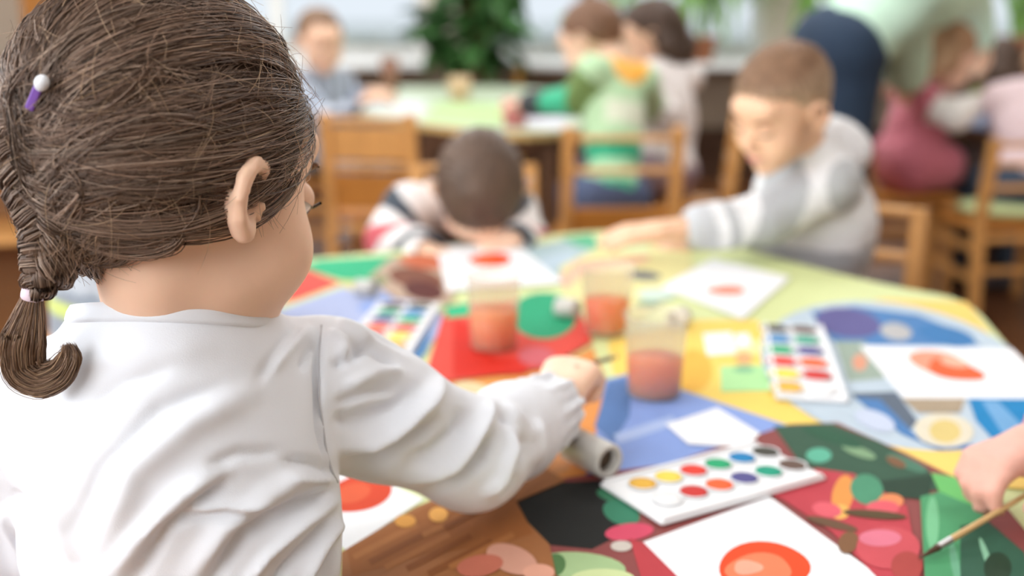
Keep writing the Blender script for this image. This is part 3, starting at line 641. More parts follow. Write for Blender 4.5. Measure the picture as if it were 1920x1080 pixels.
bask = [('#9a6238', [(650, 1030), (800, 950), (920, 900), (960, 925), (1000, 1000), (940, 1020), (800, 1040), (660, 1080)])] + [('#8a5530' if k % 2 else '#a96f42', [(x, y), (x + 120, y - 62), (x + 126, y - 52), (x + 6, y + 10)]) for k, (x, y) in enumerate([(660, 1040), (690, 1050), (720, 1060), (760, 1062), (790, 1000), (800, 1072), (840, 1060), (830, 985)])] + [('#d69a4e', E(760, 978, 20, 12, 0)), ('#e0a65a', E(822, 966, 18, 14, 0)), ('#cf9a86', E(960, 1050, 50, 26, 20)), ('#c0705c', E(900, 1062, 44, 20, -10)), ('#d9a08a', E(1010, 1075, 30, 16, 0))]
mat_sheet('placemat', 'brown basket-picture placemat right beside the girl in white', [(640, 1035), (780, 950), (900, 900), (1010, 870), (1060, 900), (955, 945), (1030, 1020), (1050, 1110), (640, 1110)], '#a06a42', bask)
mat_sheet('placemat', 'small mint green note card on the yellow placemat', [(1350, 686), (1440, 684), (1444, 732), (1352, 734)], '#aee0a0', [('#7fb893', E(1395, 692, 20, 6, 0))], 'card')
mat_sheet('note_card', 'small blank white card beyond the mint note card', [(1318, 625), (1372, 622), (1380, 662), (1326, 666)], '#eef0f4', (), 'card', 'small cards on the yellow placemat', m=PAPER)
mat_sheet('note_card', 'smaller white card right of the blank white card', [(1378, 626), (1404, 624), (1408, 648), (1382, 652)], '#eef0f4', (), 'card', 'small cards on the yellow placemat', m=PAPER)
def blob(cx, cy, rx, ry, rot, c1, c2, c3=None, s=1):
    return [(c1, E(cx, cy, rx, ry, rot, 30, .04, s)), (c2, E(cx - rx * .1, cy + ry * .10, rx * .72, ry * .62, rot, 26, .08, s + 1))] + ([(c3, E(cx - rx * .35, cy + ry * .05, rx * .32, ry * .3, rot, 20, .1, s + 2))] if c3 else [])
def sheet(label, poly, prints): return mat_sheet('paper_sheet', label, poly, '#eef0f4', prints, 'drawing', 'children\'s paintings on white paper', .0004, .7, PAPER)
sheet('white paper with a big orange-red painted disc, nearest on the table', [(1206, 1016), (1442, 930), (1690, 1110), (1310, 1120)], blob(1432, 1062, 86, 46, 0, '#ee4f2a', '#fb7f5a', '#f5a58c', 1))
sheet('white paper with a two-tone red oval painting at the right edge', [(1612, 648), (1898, 654), (1990, 748), (1695, 746)], [('#f79a80', E(1762, 682, 58, 22, 14, 30, .04)), ('#f4633a', E(1790, 694, 54, 18, 12, 26, .1, 4)), ('#f0b29a', E(1790, 680, 28, 8, 10))])
sheet('white paper with a small pale red smear in front of the hooded boy', [(1336, 484), (1482, 520), (1392, 598), (1240, 538)], [('#f29480', E(1362, 544, 36, 10, 0, 20, .05))])
sheet('white paper with a red oval painting in front of the bowed boy', [(818, 462), (965, 455), (1056, 530), (838, 545)], [('#f4552c', E(920, 487, 40, 13, -2, 24, .05)), ('#fb7247', E(905, 487, 22, 7, 0))])
sheet('white paper with a red painted disc under the girl\'s own arm', [(560, 960), (640, 870), (795, 935), (650, 1032)], [('#cf4a30', E(672, 925, 66, 34, -14, 28, .04)), ('#d96040', E(660, 925, 36, 18, -14))])
sheet('blank white sheet behind the front paint box', [(1248, 795), (1345, 764), (1425, 812), (1400, 838), (1290, 832)], ())

# paint boxes
PAN = [['#e7b54c', '#f4d95e', '#e2463a', '#2fa874', '#2680ba', '#4c4b44'], ['#eceef0', '#cc3f3c', '#f4683c', '#5a5790', '#2a9c80', '#6a564d']]
PNAME = [['ochre', 'lemon yellow', 'red', 'green', 'blue', 'black'], ['white', 'crimson', 'orange', 'violet', 'teal', 'brown']]
def paint_box(label, corners, flip=False, two=(.34, .72), u0=.10, u1=.90, pr=None, prk=.43, lim=.20):
    """corners px: near-left, near-right, far-right, far-left of the tray; columns run from the first edge to the opposite one"""
    z = top_under(dense(px2(corners, TZ + .008))) + .008
    Pz = [atz(x, y, z)[:2] for x, y in corners]
    c = np.mean(Pz, 0); U = unit((Pz[2] + Pz[3]) / 2 - (Pz[0] + Pz[1]) / 2); Vv = np.array([-U[1], U[0]])
    if (np.array(Pz[1]) - Pz[0]) @ Vv < 0: Vv = -Vv
    Lu = abs(((Pz[2] + Pz[3]) / 2 - (Pz[0] + Pz[1]) / 2) @ U); Lv = (abs((Pz[1] - Pz[0]) @ Vv) + abs((Pz[2] - Pz[3]) @ Vv)) / 2
    ang = math.atan2(U[1], U[0]); zb = z - .0108
    r = empty('paint_box', (c[0], c[1], zb), ang, label, 'paint box', 'watercolour boxes on the near table')
    sgn = 1 if Vv @ np.array([-U[1], U[0]]) > 0 else -1
    box('tray', (0, 0, .0055), (Lu, Lv, .005), WHITEP, r, None, .003)
    for n_, a_, b_ in (('tray_rim', (-Lu / 2 + .003, 1), None), ('tray_rim', (-Lu / 2 + .003, -1), None)): bar(n_, (-Lu / 2 + .004, a_[1] * (Lv / 2 - .003), .0085), (Lu / 2 - .004, a_[1] * (Lv / 2 - .003), .0085), (.004, .004), WHITEP, r, .001)
    pr = pr or min(Lu / 6 * prk, Lv * lim)
    for j in range(2):
        for i in range(6):
            u = (u0 + (u1 - u0) * i / 5 - .5) * Lu; v = (two[j] - .5) * Lv * sgn
            p = lathe('paint_pan', [(pr * 1.02, .0085), (pr * 1.04, .0102), (pr * .98, .0104), (pr * .93, .0090)], WHITEP, r, 24, True); p.location = (u, v, 0)
            k = lathe('paint_cake', [(pr * .90, .0091), (pr * .90, .0099), (pr * .5, .0096)], mat('paint_' + PAN[j][i][1:], PAN[j][i], .7, .04, 60, spec=.15), p, 24, True); k['label'] = PNAME[j][i] + ' paint cake'
    return r
paint_box('open white paint box with twelve round colours, nearest and largest', [(1148, 888), (1215, 985), (1532, 888), (1440, 822)], two=(.27, .66), u0=.16, u1=.93)
paint_box('white paint box with two steep rows of colours on the blue plate picture', [(1585, 742), (1462, 742), (1425, 604), (1548, 604)][::1], two=(.80, .36), u0=.10, u1=.90, prk=.49, lim=.26)
paint_box('half-hidden white paint box beyond the girl\'s right shoulder', [(770, 668), (640, 640), (715, 560), (822, 566)], two=(.30, .70), prk=.49, lim=.26)
# the three water cups
CUPM = mat('frosted_cup_plastic', '#efe3cb', .3, alpha=.24, spec=.35)
def cup(label, base, rt, rb, H, fill, col):
    p = atz(base[0], base[1], TZ + .002); zb = top_under(disc(p[0], p[1] + rb, rb)) + .0002; p = atz(base[0], base[1], zb); r = empty('water_cup', (p[0], p[1] + rb, zb), 0, label, 'cup', 'plastic water cups on the near table')
    R_ = lambda z: rb + (rt - rb) * z / H
    lathe('cup_wall', [(rb * .9, 0), (rb, .003), (rt, H), (rt + .002, H + .001), (rt + .0015, H - .003), (rt - .0014, H - .002), (rb - .0012, .004), (rb * .8, .0035)], CUPM, r, 40, True)
    m = mat('water_' + col[1:], col, .15, sss=.75); m.node_tree.nodes['Principled BSDF'].inputs['Subsurface Scale'].default_value = .05
    lathe('paint_water', [(rb - .0022, .0046), (R_(fill) - .0022, fill)], m, r, 40, True)
    return r
cup('front plastic cup of peach-orange paint water on the blue placemat', (1232, 757), .0345, .0295, .092, .043, '#ff7434')
cup('left plastic cup of murky orange paint water on the red placemat', (925, 664), .0335, .0290, .092, .046, '#f98850')
cup('middle plastic cup of bright red-orange paint water, farthest of the three', (1140, 634), .0345, .0270, .088, .044, '#ff5214')
# small jars lying about
def lying_jar(label, px, py, L, r_, ang, m=None):
    p = atz(px, py, TZ + .002); zb = top_under(disc(p[0], p[1], L)) + .0002; p = atz(px, py, zb); o = empty('small_jar', (p[0], p[1], zb + r_), 0, label, 'jar', 'small jars lying on the near table')
    j = lathe('jar_wall', [(r_, 0), (r_, L), (r_ * .92, L + .002), (r_ * .72, L + .002), (r_ * .68, L - .003), (r_ * .65, .006)], m or mat('milky_plastic', '#d8d6d0', .35, trans=.15), o, 28)
    j.rotation_euler = (PI / 2, 0, math.radians(ang)); lathe_in = lathe('mouth_shade', [(r_ * .66, L - .010), (r_ * .66, L - .008)], mat('inside_shade', '#5c4c3e', .7), j, 20, True)  # dark disc paints the shade inside the open jar
    return o
lying_jar('grey-white jar lying open beside the girl\'s cuff', 1072, 862, .052, .0165, 36)
lying_jar('small grey jar lying on the red placemat by the left cup', 1045, 592, .028, .013, 62)
lying_jar('small grey jar lying behind the front cup', 1282, 608, .026, .0125, -40)
lying_jar('small dark-mouthed jar lying on the periwinkle mat at far left', 672, 552, .028, .012, 60)
# things on the far tables
def fcup(label, px, py, col, r_=.03, H=.075):
    p = atz(px, py, .5405); o = empty('beaker', (p[0], p[1], .5405), 0, label, 'cup')
    lathe('beaker_wall', [(r_ * .85, 0), (r_, H), (r_ * .92, H), (r_ * .78, .005)], mat('beaker_' + col[1:], col, .4), o, 24, True); return o
fcup('rose-red beaker on the far table beside the green-sleeved arm', 966, 236, '#c9787a', .042, .085); fcup('dark brown beaker standing on the far table by the far boy\'s hands', 732, 172, '#8a6350', .04, .14)
fcup('pale tan beaker standing at the back of the far table', 862, 188, '#cdb18a', .045, .09)
def fsheet(label, poly, col, z=.5405): tag(slab('paper_sheet', px2(poly, z), z, z + .001, mat('far_' + col[1:], col, .6)), label, 'drawing', 'papers on the far tables')
fsheet('light green sheet on the far table in front of the yellow chair', [(792, 226), (948, 236), (950, 196), (820, 192)], '#afcb8c'); fsheet('white sheet at the left end of the far table', [(668, 205), (785, 222), (800, 190), (700, 182)], '#cfd6d4')
fsheet('white sheet under the green-sleeved arm on the far table', [(975, 236), (1050, 240), (1080, 215), (1000, 212)], '#d0d0da')
fsheet('blue and white sheet on the right far table by the white sleeve', [(1765, 236), (1850, 242), (1860, 215), (1790, 210)], '#9fb2d8')
# ================================================================== the children and the adult
def A(*a): return aty(*a)
lc = lambda h: np.array(lin(h))
def seat_chair(label, pel, rz, sh):
    return chair(label, (pel[0], pel[1]), -rz, sh + .27, sh, group='chairs under the seated children')
# --- boy in the hooded top
def band(v, period, duty, off=0): return ((v / period + off) % 1) < duty
def hoodie(V, d):
    col = np.tile(lc('#eceef2'), (len(V), 1)); g = lc('#b4b8bd')
    h = (V - d['pel']) @ d['t'] / d['s']
    S, E_, W = d['J']['L']; u = unit(W - S); al = (V - S) @ u; rad = np.linalg.norm(V - S - np.outer(al, u), axis=1)
    arm = (al > .045) & (rad < .085); tor = ~arm
    col[tor & (h < .200) & (h > .125)] = g; col[np.linalg.norm(V - S - [.02, -.03, 0], axis=1) < .045] = lc('#bcc0c4')
    sl = al + (V[:, 2] - S[2]) * .5
    col[arm & (sl > .055) & (sl < .125)] = g; col[arm & (al > .180) & (al < .196)] = g; col[arm & (al > .215)] = lc('#c6cad0')
    return col
KN = mat('knit_attr', '#ffffff', .8, .03, 40, .15, 400, attr=True, sheen=.2)
hb_w = A(1236, 434, 1.80)
figure('child', 'boy in a white and grey hooded top reaching across the table', (.54, 2.02, .37), A(1535, 305, 1.90), -150, A(1466, 206, 1.82), (-126, 25, 6),
       {'L': dict(s=A(1556, 345, 1.86), e=A(1432, 412, 1.83), w=hb_w, hd=(-1, .06, -.12), hn=(.1, -.4, 1), curl=(12, 14, 10)), 'R': dict(s=A(1500, 345, 2.0), e=A(1400, 440, 2.02), w=A(1290, 445, 1.93), hd=(-.9, -.1, -.45), hn=(0, -.2, 1))},
       1.0, .0042, hoodie, KN, .62, 'short', mat('short_hair', '#ffffff', .6, .2, 60, .4, 150, attr=True), mat('dark_trousers', '#3b4350', .8), sl_r=.046, collar=2, hsc=.90, hgrad=('#b29a80', '#7f6048', .035), group='children around the near table',
       zh=lambda az: np.interp(az, [0, 30, 60, 78, 95, 115, 140, 180], [.062, .058, .050, .022, .030, .0, -.02, -.03]), skin=mat('rosy_skin', '#ecc0a0', .5, .05, 25, sss=.12))
seat_chair('wooden chair under the boy in the hooded top', (.56, 2.02), -150, .285)
# --- bowed boy in stripes
def stripes(V, d):
    col = np.tile(lc('#e8e4e4'), (len(V), 1)); h = np.linalg.norm((V - (d['neck'] + [0, -.03, .02])) * [.75, 1, 1.], axis=1)
    S, E_, W = d['J']['R']
    for a, b, c in ((.086, .112, '#39434f'), (.150, .182, '#c2505a'), (.215, .24, '#39434f'), (.27, .30, '#c2505a'), (.33, .36, '#39434f')): col[(h > a) & (h < b)] = lc(c)
    return col
figure('child', 'boy with bowed brown head in a navy and red striped top', (-.12, 2.50, .37), A(852, 378, 2.16), 180, A(899, 356, 2.00), (176, 76, 0),
       {'L': dict(s=A(962, 398, 2.15), e=A(985, 455, 2.08), w=A(960, 452, 1.93), hd=(-.8, -.3, -.2)), 'R': dict(s=A(765, 392, 2.12), e=A(728, 450, 2.05), w=A(800, 470, 1.90), hd=(.9, -.3, -.2))},
       1.0, .0048, stripes, KN, .9, 'short', HM('hair_dark_brown', '#5d4a3e'), mat('dark_trousers', '#3b4350'), sl_r=.046, hsc=1.02, zh=lambda az: np.interp(az, [0, 50, 75, 92, 112, 135, 180], [.030, .026, .002, .020, -.02, -.045, -.06]), group='children around the near table')
seat_chair('wooden chair under the bowed boy', (-.09, 2.50), 180, .285)
# --- striped child left of the girl
def gstripe(V, d):
    col = np.tile(lc('#7f8893'), (len(V), 1)); z = V[:, 2]
    col[band(z, .085, .22, .34)] = lc('#b3c06a'); col[band(z, .085, .3, .95)] = lc('#a3a8b0'); return col
figure('child', 'child in grey and lime striped top, half hidden behind the braid', A(205, 700, 1.42) * [1, 1, 0] + [0, 0, .37], A(225, 430, 1.38), 60, A(290, 330, 1.40), (60, 20, 0),
       {'L': dict(e=A(250, 540, 1.50), w=A(330, 560, 1.45)), 'R': dict(e=A(260, 620, 1.26), w=A(350, 600, 1.30))}, 1.0, .006, gstripe, KN, .9, 'short', HM('hair_dark_brown', '#5d4a3e'), mat('dark_trousers', '#3b4350'), group='children around the near table')
seat_chair('wooden chair under the child in lime stripes', A(205, 700, 1.42), 60, .285)
# --- child at the right edge holding a brush
ph_w = np.array([.44, .90, .578])
hk = figure('child', 'child outside the right edge whose hand holds a thin wooden brush', (.93, .98, .37), (.86, .95, .74), -90, (.82, .94, .87), (-95, 25, 0),
       {'L': dict(e=(.66, .76, .58), w=(.62, .92, .60), hd=(-1, .1, 0)), 'R': dict(s=(.80, 1.04, .70), e=(.62, 1.03, .575), w=ph_w, hd=(-.72, -.38, -.10), hn=(-.28, -.1, 1), curl=(38, 52, 38))}, 1.02, .0042, None, mat('rose_jersey', '#c98a96', .8, .04, 40, .1, 300), .78, 'short', HM('hair_dark_brown', '#5d4a3e'), mat('dark_trousers', '#3b4350'), skin=mat('pink_skin', '#dfa898', .5, .08, 40, .05, 120, sss=.12), group='children around the near table')
seat_chair('wooden chair under the child holding the thin brush', (.93, .98), -90, .285)
def brush(label, tip, end, r_=.0026, col='#c9a06a', group='paint brushes'):
    tip, end = np.array(tip), np.array(end); d = end - tip; o = empty('paint_brush', tuple(tip), 0, label, 'brush', group)
    def seg(n, a, b, r0, r1, m):
        P = np.array([[d * (a + (b - a) * t) for t in np.linspace(0, 1, 5)]]); return link(n, tubes(n, P, np.array([np.linspace(r0, r1, 5)]), sides=10), m, o)
    seg('handle', .24, 1, r_, r_ * .7, mat('brush_' + col[1:], col, .4)); seg('ferrule', .14, .245, r_ * 1.05, r_ * 1.1, mat('steel', '#b8b8b8', .3, metal=1.)); seg('bristles', 0, .15, .0004, r_ * 1.1, mat('bristle_brown', '#4b3524', .8))
    return o
t0 = atz(1722, 1048, TZ + .008); t1 = aty(1912, 935, .86)
brush('thin bare-wood brush pointing down from the hand at right', t0, t0 + (t1 - t0) * 1.25, .0028, '#c8a470')
# --- far boy in a plaid shirt
def plaid(V, d):
    col = np.tile(lc('#b9c3d3'), (len(V), 1)); col[band(V[:, 2], .05, .4)] = lc('#8c97aa'); m = band(V[:, 0] + V[:, 1] * .5, .05, .35); col[m] = col[m] * .6; return col
figure('child', 'far boy in a blue-grey plaid shirt at the left end of the table', A(596, 300, 4.05) * [1, 1, 0] + [0, 0, .40], A(600, 138, 4.02), 130, A(600, 80, 4.0), (152, 12, 0),
       {'L': dict(e=A(650, 190, 4.1), w=A(700, 172, 4.05), hd=(1, .1, 0)), 'R': dict(e=A(615, 225, 3.8), w=A(690, 185, 3.80), hd=(1, .1, .1))}, 1.0, .007, plaid, KN, .7, 'short', HM('hair_mouse_brown', '#80644e'), mat('grey_plaid_trousers', '#8a8f9a', .8), group='children at the far tables',
       zh=lambda az: np.interp(az, [0, 40, 60, 78, 95, 115, 140, 180], [.076, .074, .06, .02, .03, .0, -.02, -.03]), skin=SKINF)
seat_chair('wooden chair under the far boy in plaid', A(596, 300, 4.05), 90, .315)
# --- child in the green striped top
def green(V, d):
    col = np.tile(lc('#a9d6ae'), (len(V), 1)); z = V[:, 2]; pel = d['pel']; h = (V - pel) @ d['t']
    col[h > .17] = lc('#b9dcb0'); col[(h > .20) & (V[:, 0] > pel[0] - .02) & (h < .27)] = lc('#dfe6cf'); col[(h > .10) & (h < .15)] = lc('#35b388'); col[(h < .03) & (h > -.01)] = lc('#3fae86'); col[(h < -.03)] = lc('#9fcf9f')
    S, E_, W = d['J']['L']
    al = (V - S) @ unit(E_ - S); u = unit(W - E_); be = (V - E_) @ u; ra = np.linalg.norm(V - E_ - np.outer(be, u), axis=1)
    L = np.linalg.norm(E_ - S); rs = np.linalg.norm(V - S - np.outer(al, unit(E_ - S)), axis=1)
    col[(al > .01) & (al < L + .02) & (rs < .06)] = lc('#6f8a4e'); m = (be > -.02) & (ra < .055) & (V[:, 0] < S[0] - .06); col[m] = lc('#36b98c'); col[m & (be > .10)] = lc('#343c40')
    col[np.linalg.norm((V - A(1176, 124, 3.36)) * [1, .5, 1], axis=1) < .062] = lc('#f0ae42')
    return col
figure('child', 'child in a green patchwork striped top leaning over the far table', A(1148, 300, 3.18) * [1, 1, 0] + [0, 0, .385], A(1148, 128, 3.36), -14, A(1112, 78, 3.44), (-62, 28, 0),
       {'L': dict(s=A(1112, 136, 3.28), e=A(1072, 190, 3.30), w=A(990, 196, 3.44), hd=(-1, .2, 0)), 'R': dict(e=A(1230, 215, 3.55), w=A(1180, 200, 3.72))}, 1.06, .007, green, KN, .95, 'short', HM('hair_brown_mid', '#7a5a45'), mat('blue_trousers', '#4d5a78', .8), sl_r=.046, body_w=.80, group='children at the far tables', legs={'L': ((1*.19, 3.44, .36), (.2, 3.42, .06)), 'R': ((.36, 3.42, .36), (.37, 3.40, .06))})
# --- dark-haired child in white next to it
figure('child', 'dark-haired child in a white top, head against the green child\'s', A(1246, 300, 3.55) * [1, 1, 0] + [0, 0, .405], A(1244, 128, 3.66), -40, A(1222, 72, 3.72), (-85, 18, 0),
       {'L': dict(e=A(1250, 215, 3.50), w=A(1180, 205, 3.62), hd=(-1, .2, 0)), 'R': dict(e=A(1230, 205, 3.9), w=A(1160, 190, 3.9))}, 1.08, .007, None, mat('white_cotton_far', '#eae2e0', .85), .7, 'bob', HM('hair_dark', '#4c3a30'), mat('plum_trousers', '#9c8a94', .8), group='children at the far tables')
# --- the adult
figure('adult', 'adult in a mint green smock and navy trousers bending over the children', A(1572, 90, 3.32), A(1750, -62, 3.36), 80, A(1860, -180, 3.36), (75, 45, 0),
       {'L': dict(s=A(1745, 5, 3.55), e=A(1812, -20, 3.78), w=A(1830, 70, 4.0), hd=(.3, .2, -1)), 'R': dict(s=A(1718, -20, 3.22), e=A(1694, 62, 3.36), w=A(1702, 140, 3.5), hd=(.3, .8, -.5))}, 1.50, .010, None, mat('mint_smock', '#c6e6d1', .8, .04, 6, .1, 60), .95, 'short', HM('hair_dark_brown', '#5d4a3e'), mat('navy_trousers', '#26384e', .85, .08, 8), stand=True, sl_r=.056, body_w=1.2)
# --- child in the rose pinafore
def rose(V, d):
    col = np.tile(lc('#c56e7e'), (len(V), 1)); h = (V - d['pel']) @ d['t']
    for sd in 'LR':
        S, E_, W = d['J'][sd]; u = unit(E_ - S); al = (V - S) @ u; ra = np.linalg.norm(V - S - np.outer(al, u), axis=1); be = (V - E_) @ unit(W - E_); rb = np.linalg.norm(V - E_ - np.outer(be, unit(W - E_)), axis=1)
        col[((al > .03) & (ra < .055)) | ((be > -.02) & (rb < .055))] = lc('#ece9e6')
    return col
figure('child', 'fair-haired child in a rose pinafore over white sleeves', A(1694, 345, 3.66) * [1, 1, 0] + [0, 0, .415], A(1738, 165, 3.68), 80, A(1772, 110, 3.70), (75, 30, 0),
       {'L': dict(e=A(1790, 205, 3.9), w=A(1850, 190, 3.95)), 'R': dict(s=A(1738, 190, 3.56), e=A(1792, 222, 3.50), w=A(1840, 190, 3.66), hd=(1, .3, .2))}, 1.05, .007, rose, KN, .9, 'bob', HM('hair_fair', '#b08c6e'), mat('dark_leggings', '#4a3a36', .8), skirt=.32, group='children at the far tables')
# --- dark pony-tailed child
figure('child', 'child with dark upswept hair and a green collar behind the right table', A(1885, 300, 4.95) * [1, 1, 0] + [0, 0, .40], A(1880, 172, 4.92), 190, A(1878, 120, 4.9), (20, 10, 0),
       {'L': dict(e=A(1830, 215, 4.8), w=A(1850, 205, 4.6)), 'R': dict(e=A(1935, 215, 4.8), w=A(1900, 205, 4.6))}, .95, .008, None, mat('olive_top', '#8f9a4c', .8), .9, 'bob', HM('hair_dark', '#4c3a30'), mat('blue_trousers', '#4d5a78'), group='children at the far tables')
# --- child in pale pink
figure('child', 'child in a pale pink top on the slat-backed chair at right', A(1925, 300, 3.46) * [1, 1, 0] + [0, 0, .375], A(1945, 165, 3.60), 0, A(1985, 105, 3.64), (10, 20, 0),
       {'L': dict(e=A(1880, 245, 3.72), w=A(1900, 225, 3.9)), 'R': dict(e=A(2010, 245, 3.7), w=A(1990, 225, 3.9))}, 1.05, .007, None, mat('pale_pink_jersey', '#e6cfd3', .85, .03, 20), .9, 'bob', HM('hair_fair', '#b08c6e'), mat('jeans_blue', '#46566a', .8), group='children at the far tables', body_w=1.1)

cu = empty('skirt_hem_pad', tuple(A(1890, 400, 3.45) * [1, 1, 0] + [0, 0, .2905]), 0, 'pale lime skirt hem, built as a pad, on the slat-backed chair at right', 'cushion')  # lime pad added in place of the child's skirt hem
G = Field((-.2, -.2, -.03), (.2, .2, .08), .006); G.ell((0, 0, .020), (.155, .135, .020)); V, Q = G.mesh(); link('cover', qmesh('cover', V, Q), mat('lime_cloth', '#cfdca2', .85), cu)
# ================================================================== the girl in white
SHM = mat('white_jersey', '#e7ebf3', .85, .01, 30, .10, 900, sheen=.15)
HAIRM = mat('hair_strands', '#ffffff', .40, .0, attr=True, spec=.5)
HAIRC = mat('hair_undercoat', '#4b3729', .6, .25, 40)
hc = aty(320, 364, .73); HR = frame(36, 13, 3); hs = 1.08
neck = aty(332, 612, .745); pel = np.array([-.235, .70, .36])
Sr = aty(604, 728, .79); Er = aty(884, 852, .862); Wr = aty(1028, 768, .985)
Sl = aty(40, 775, .745); El = np.array([-.385, .80, .56]); Wl = np.array([-.33, .97, .575])
girl = empty('girl', (pel[0], pel[1], 0), 0, 'girl with a brown braid in a white long-sleeved top, seen from behind', 'person', 'children around the near table')
gy = math.radians(12); gf = np.array([math.sin(gy), math.cos(gy), 0]); gr = np.array([math.cos(gy), -math.sin(gy), 0]); gt = unit(neck - pel)
gd = unit(np.cross(gr, gt)); gd = gd if gd @ gf > 0 else -gd; GB = np.stack([gr, gd, gt], 1)
hips = [pel + gr * x * .055 for x in (-1, 1)]; knees = [np.array([h[0] + .06, h[1] + .27, .37]) for h in hips]; anks = [np.array([k[0], k[1] - .02, .06]) for k in knees]
LO, HI = np.array([-.50, .52, -.01]), np.array([.16, 1.22, 1.10])
# ---- body, one continuous surface
G = Field(LO, HI, .0036)
head(G, hc, HR, hs, es=.78, eb=-.005)
L = np.linalg.norm(neck - pel)
G.ell(neck - gt * .125, (.092, .054, .095), GB, .02); G.ell(pel + gt * L * .45, (.082, .06, .13), GB, .03); G.ell(pel, (.09, .07, .085), GB, .03)
G.cap(neck - gt * .03, hc + HR @ np.array([.010, -.014, -.050]), .040, .037, .015)
G.cap(neck - gt * .055, Sr, .030, .034, .02); G.cap(neck - gt * .055, Sl, .030, .034, .02)
hd = unit(aty(1098, 655, 1.06) - Wr)
for S, E_, W, h_, n_, sd, cu in ((Sr, Er, Wr, hd, (-.25, -.35, 1), 'R', (48, 58, 40)), (Sl, El, Wl, (.25, 1, -.05), (0, 0, 1), 'L', (12, 15, 10))):
    G.cap(S, E_, .034, .027, .012); G.cap(E_, W, .028, .0195, .010); hand(G, W, h_, n_, sd, 1.14, cu, thumb=(.75, .55, -.45))
for h, k, a in zip(hips, knees, anks):
    G.cap(h, k, .05, .038, .02); G.cap(k, a, .038, .025, .012); G.cap(a - [0, 0, .025], a + [.03, .10, -.04], .024, .019, .01)
V, Q = G.mesh(); world_child(link('body', qmesh('body', V, Q), SKIN), girl)
features(girl, hc, HR, hs)
# ---- trousers and shoes (below the frame)
G = Field((LO[0], LO[1], .02), (HI[0], HI[1], .5), .006); G.ell(pel, (.105, .085, .085), GB, .03)
for h, k, a in zip(hips, knees, anks): G.cap(h, k, .06, .046, .025); G.cap(k, a + [0, 0, .03], .046, .036, .015)
V, Q = G.mesh(); world_child(link('trousers', qmesh('trousers', V, Q), mat('blue_trousers', '#4d5a78', .8)), girl)
for a in anks:
    G = Field(a - [.06, .06, .075], a + [.1, .18, .06], .006); G.cap(a - [0, 0, .028], a + [.03, .10, -.034], .033, .026, .01); G.cap(a, a - [0, 0, .03], .03, .03, .01); G.func(lambda X, Y, Z: .003 - Z + 0 * X + 0 * Y)
    V, Q = G.mesh(); world_child(link('shoe', qmesh('shoe', V, Q), mat('shoe_dark', '#4b4a52', .6)), girl)
seat_chair('wooden chair under the girl in white, below the frame', (pel[0] - .02, pel[1] - .02), 10, .275)
# ---- the white top
def proj(V):
    d = V - np.array([0, 0, HC]); z = d[:, 1] * CP - d[:, 2] * SP; u = d[:, 1] * SP + d[:, 2] * CP
    return np.stack([960 + F * d[:, 0] / z, 540 - F * u / z], 1)
def folds(V, N, lines):
    """raise and sink the cloth along drawn creases; each crease runs over the near side of the top"""
    p = proj(V); vd = np.array([0, 0, HC]) - V; vd /= np.linalg.norm(vd, axis=1)[:, None]; fac = np.clip((N * vd).sum(1) * 2.2 + .1, 0, 1); off = np.zeros(len(V))
    for pts, amp, wd in lines:
        pts = np.array(pts, float); best = np.full(len(V), 1e9); tt = np.zeros(len(V)); n = len(pts) - 1
        for i in range(n):
            a, b = pts[i], pts[i + 1]; ab = b - a; t = np.clip(((p - a) @ ab) / (ab @ ab), 0, 1); d = np.linalg.norm(p - a - t[:, None] * ab, axis=1)
            m = d < best; best[m] = d[m]; tt[m] = (i + t[m]) / n
        off += amp * np.exp(-(best / (wd * .85)) ** 2) * np.clip(np.sin(PI * np.clip(tt, .02, .98)) * 1.5, 0, 1)
    return 1.45 * off * fac
G = Field((LO[0], LO[1], .30), (HI[0], HI[1], .86), .0027)
G.ell(neck - gt * .115, (.112, .072, .120), GB, .03); G.ell(pel + gt * L * .45, (.108, .078, .15), GB, .04); G.ell(pel + gt * .02, (.112, .09, .09), GB, .03)
G.cap(neck - gt * .035, Sr, .040, .048, .035); G.cap(neck - gt * .040, Sl, .040, .046, .04)
P0 = Sr; P1 = Er; P2 = Wr
G.chain([P0, P0 + (P1 - P0) * .35, P1, P1 + (P2 - P1) * .5, P1 + (P2 - P1) * .84, P1 + (P2 - P1) * .90], [.050, .0475, .0425, .039, .031, .026], .02)
G.chain([Sl, El, El + (Wl - El) * .85], [.047, .045, .032], .02)
u_ = unit(P2 - P1); e_ = P1 + (P2 - P1) * .93
# ruffled cuff beyond the elastic
G.cap(P1 + (P2 - P1) * .90, P1 + (P2 - P1) * 1.00, .027, .033, .006)
G.cap(P1 + (P2 - P1) * .985, P2 + u_ * .05, .024, .029, .004, 's')
nb = aty(330, 572, .684); na = unit((.02, .34, .93)); nax = unit(hc + HR @ np.array([.010, -.014, -.050]) - neck); nc = neck + nax * (((nb - neck) @ na) / (nax @ na))
G.cap(nc - na * .09, nc + na * .03, .066, .053, .05)
G.func(lambda X, Y, Z: np.where(((X - nc[0]) ** 2 + (Y - nc[1]) ** 2 + (Z - nc[2]) ** 2 - ((X - nc[0]) * na[0] + (Y - nc[1]) * na[1] + (Z - nc[2]) * na[2]) ** 2 < .0046) & (Z > nc[2] - .05), (X - nc[0]) * na[0] + (Y - nc[1]) * na[1] + (Z - nc[2]) * na[2], -1.0), .003, 'i')
V, Q = G.mesh(1); N = vnormals(V, Q)
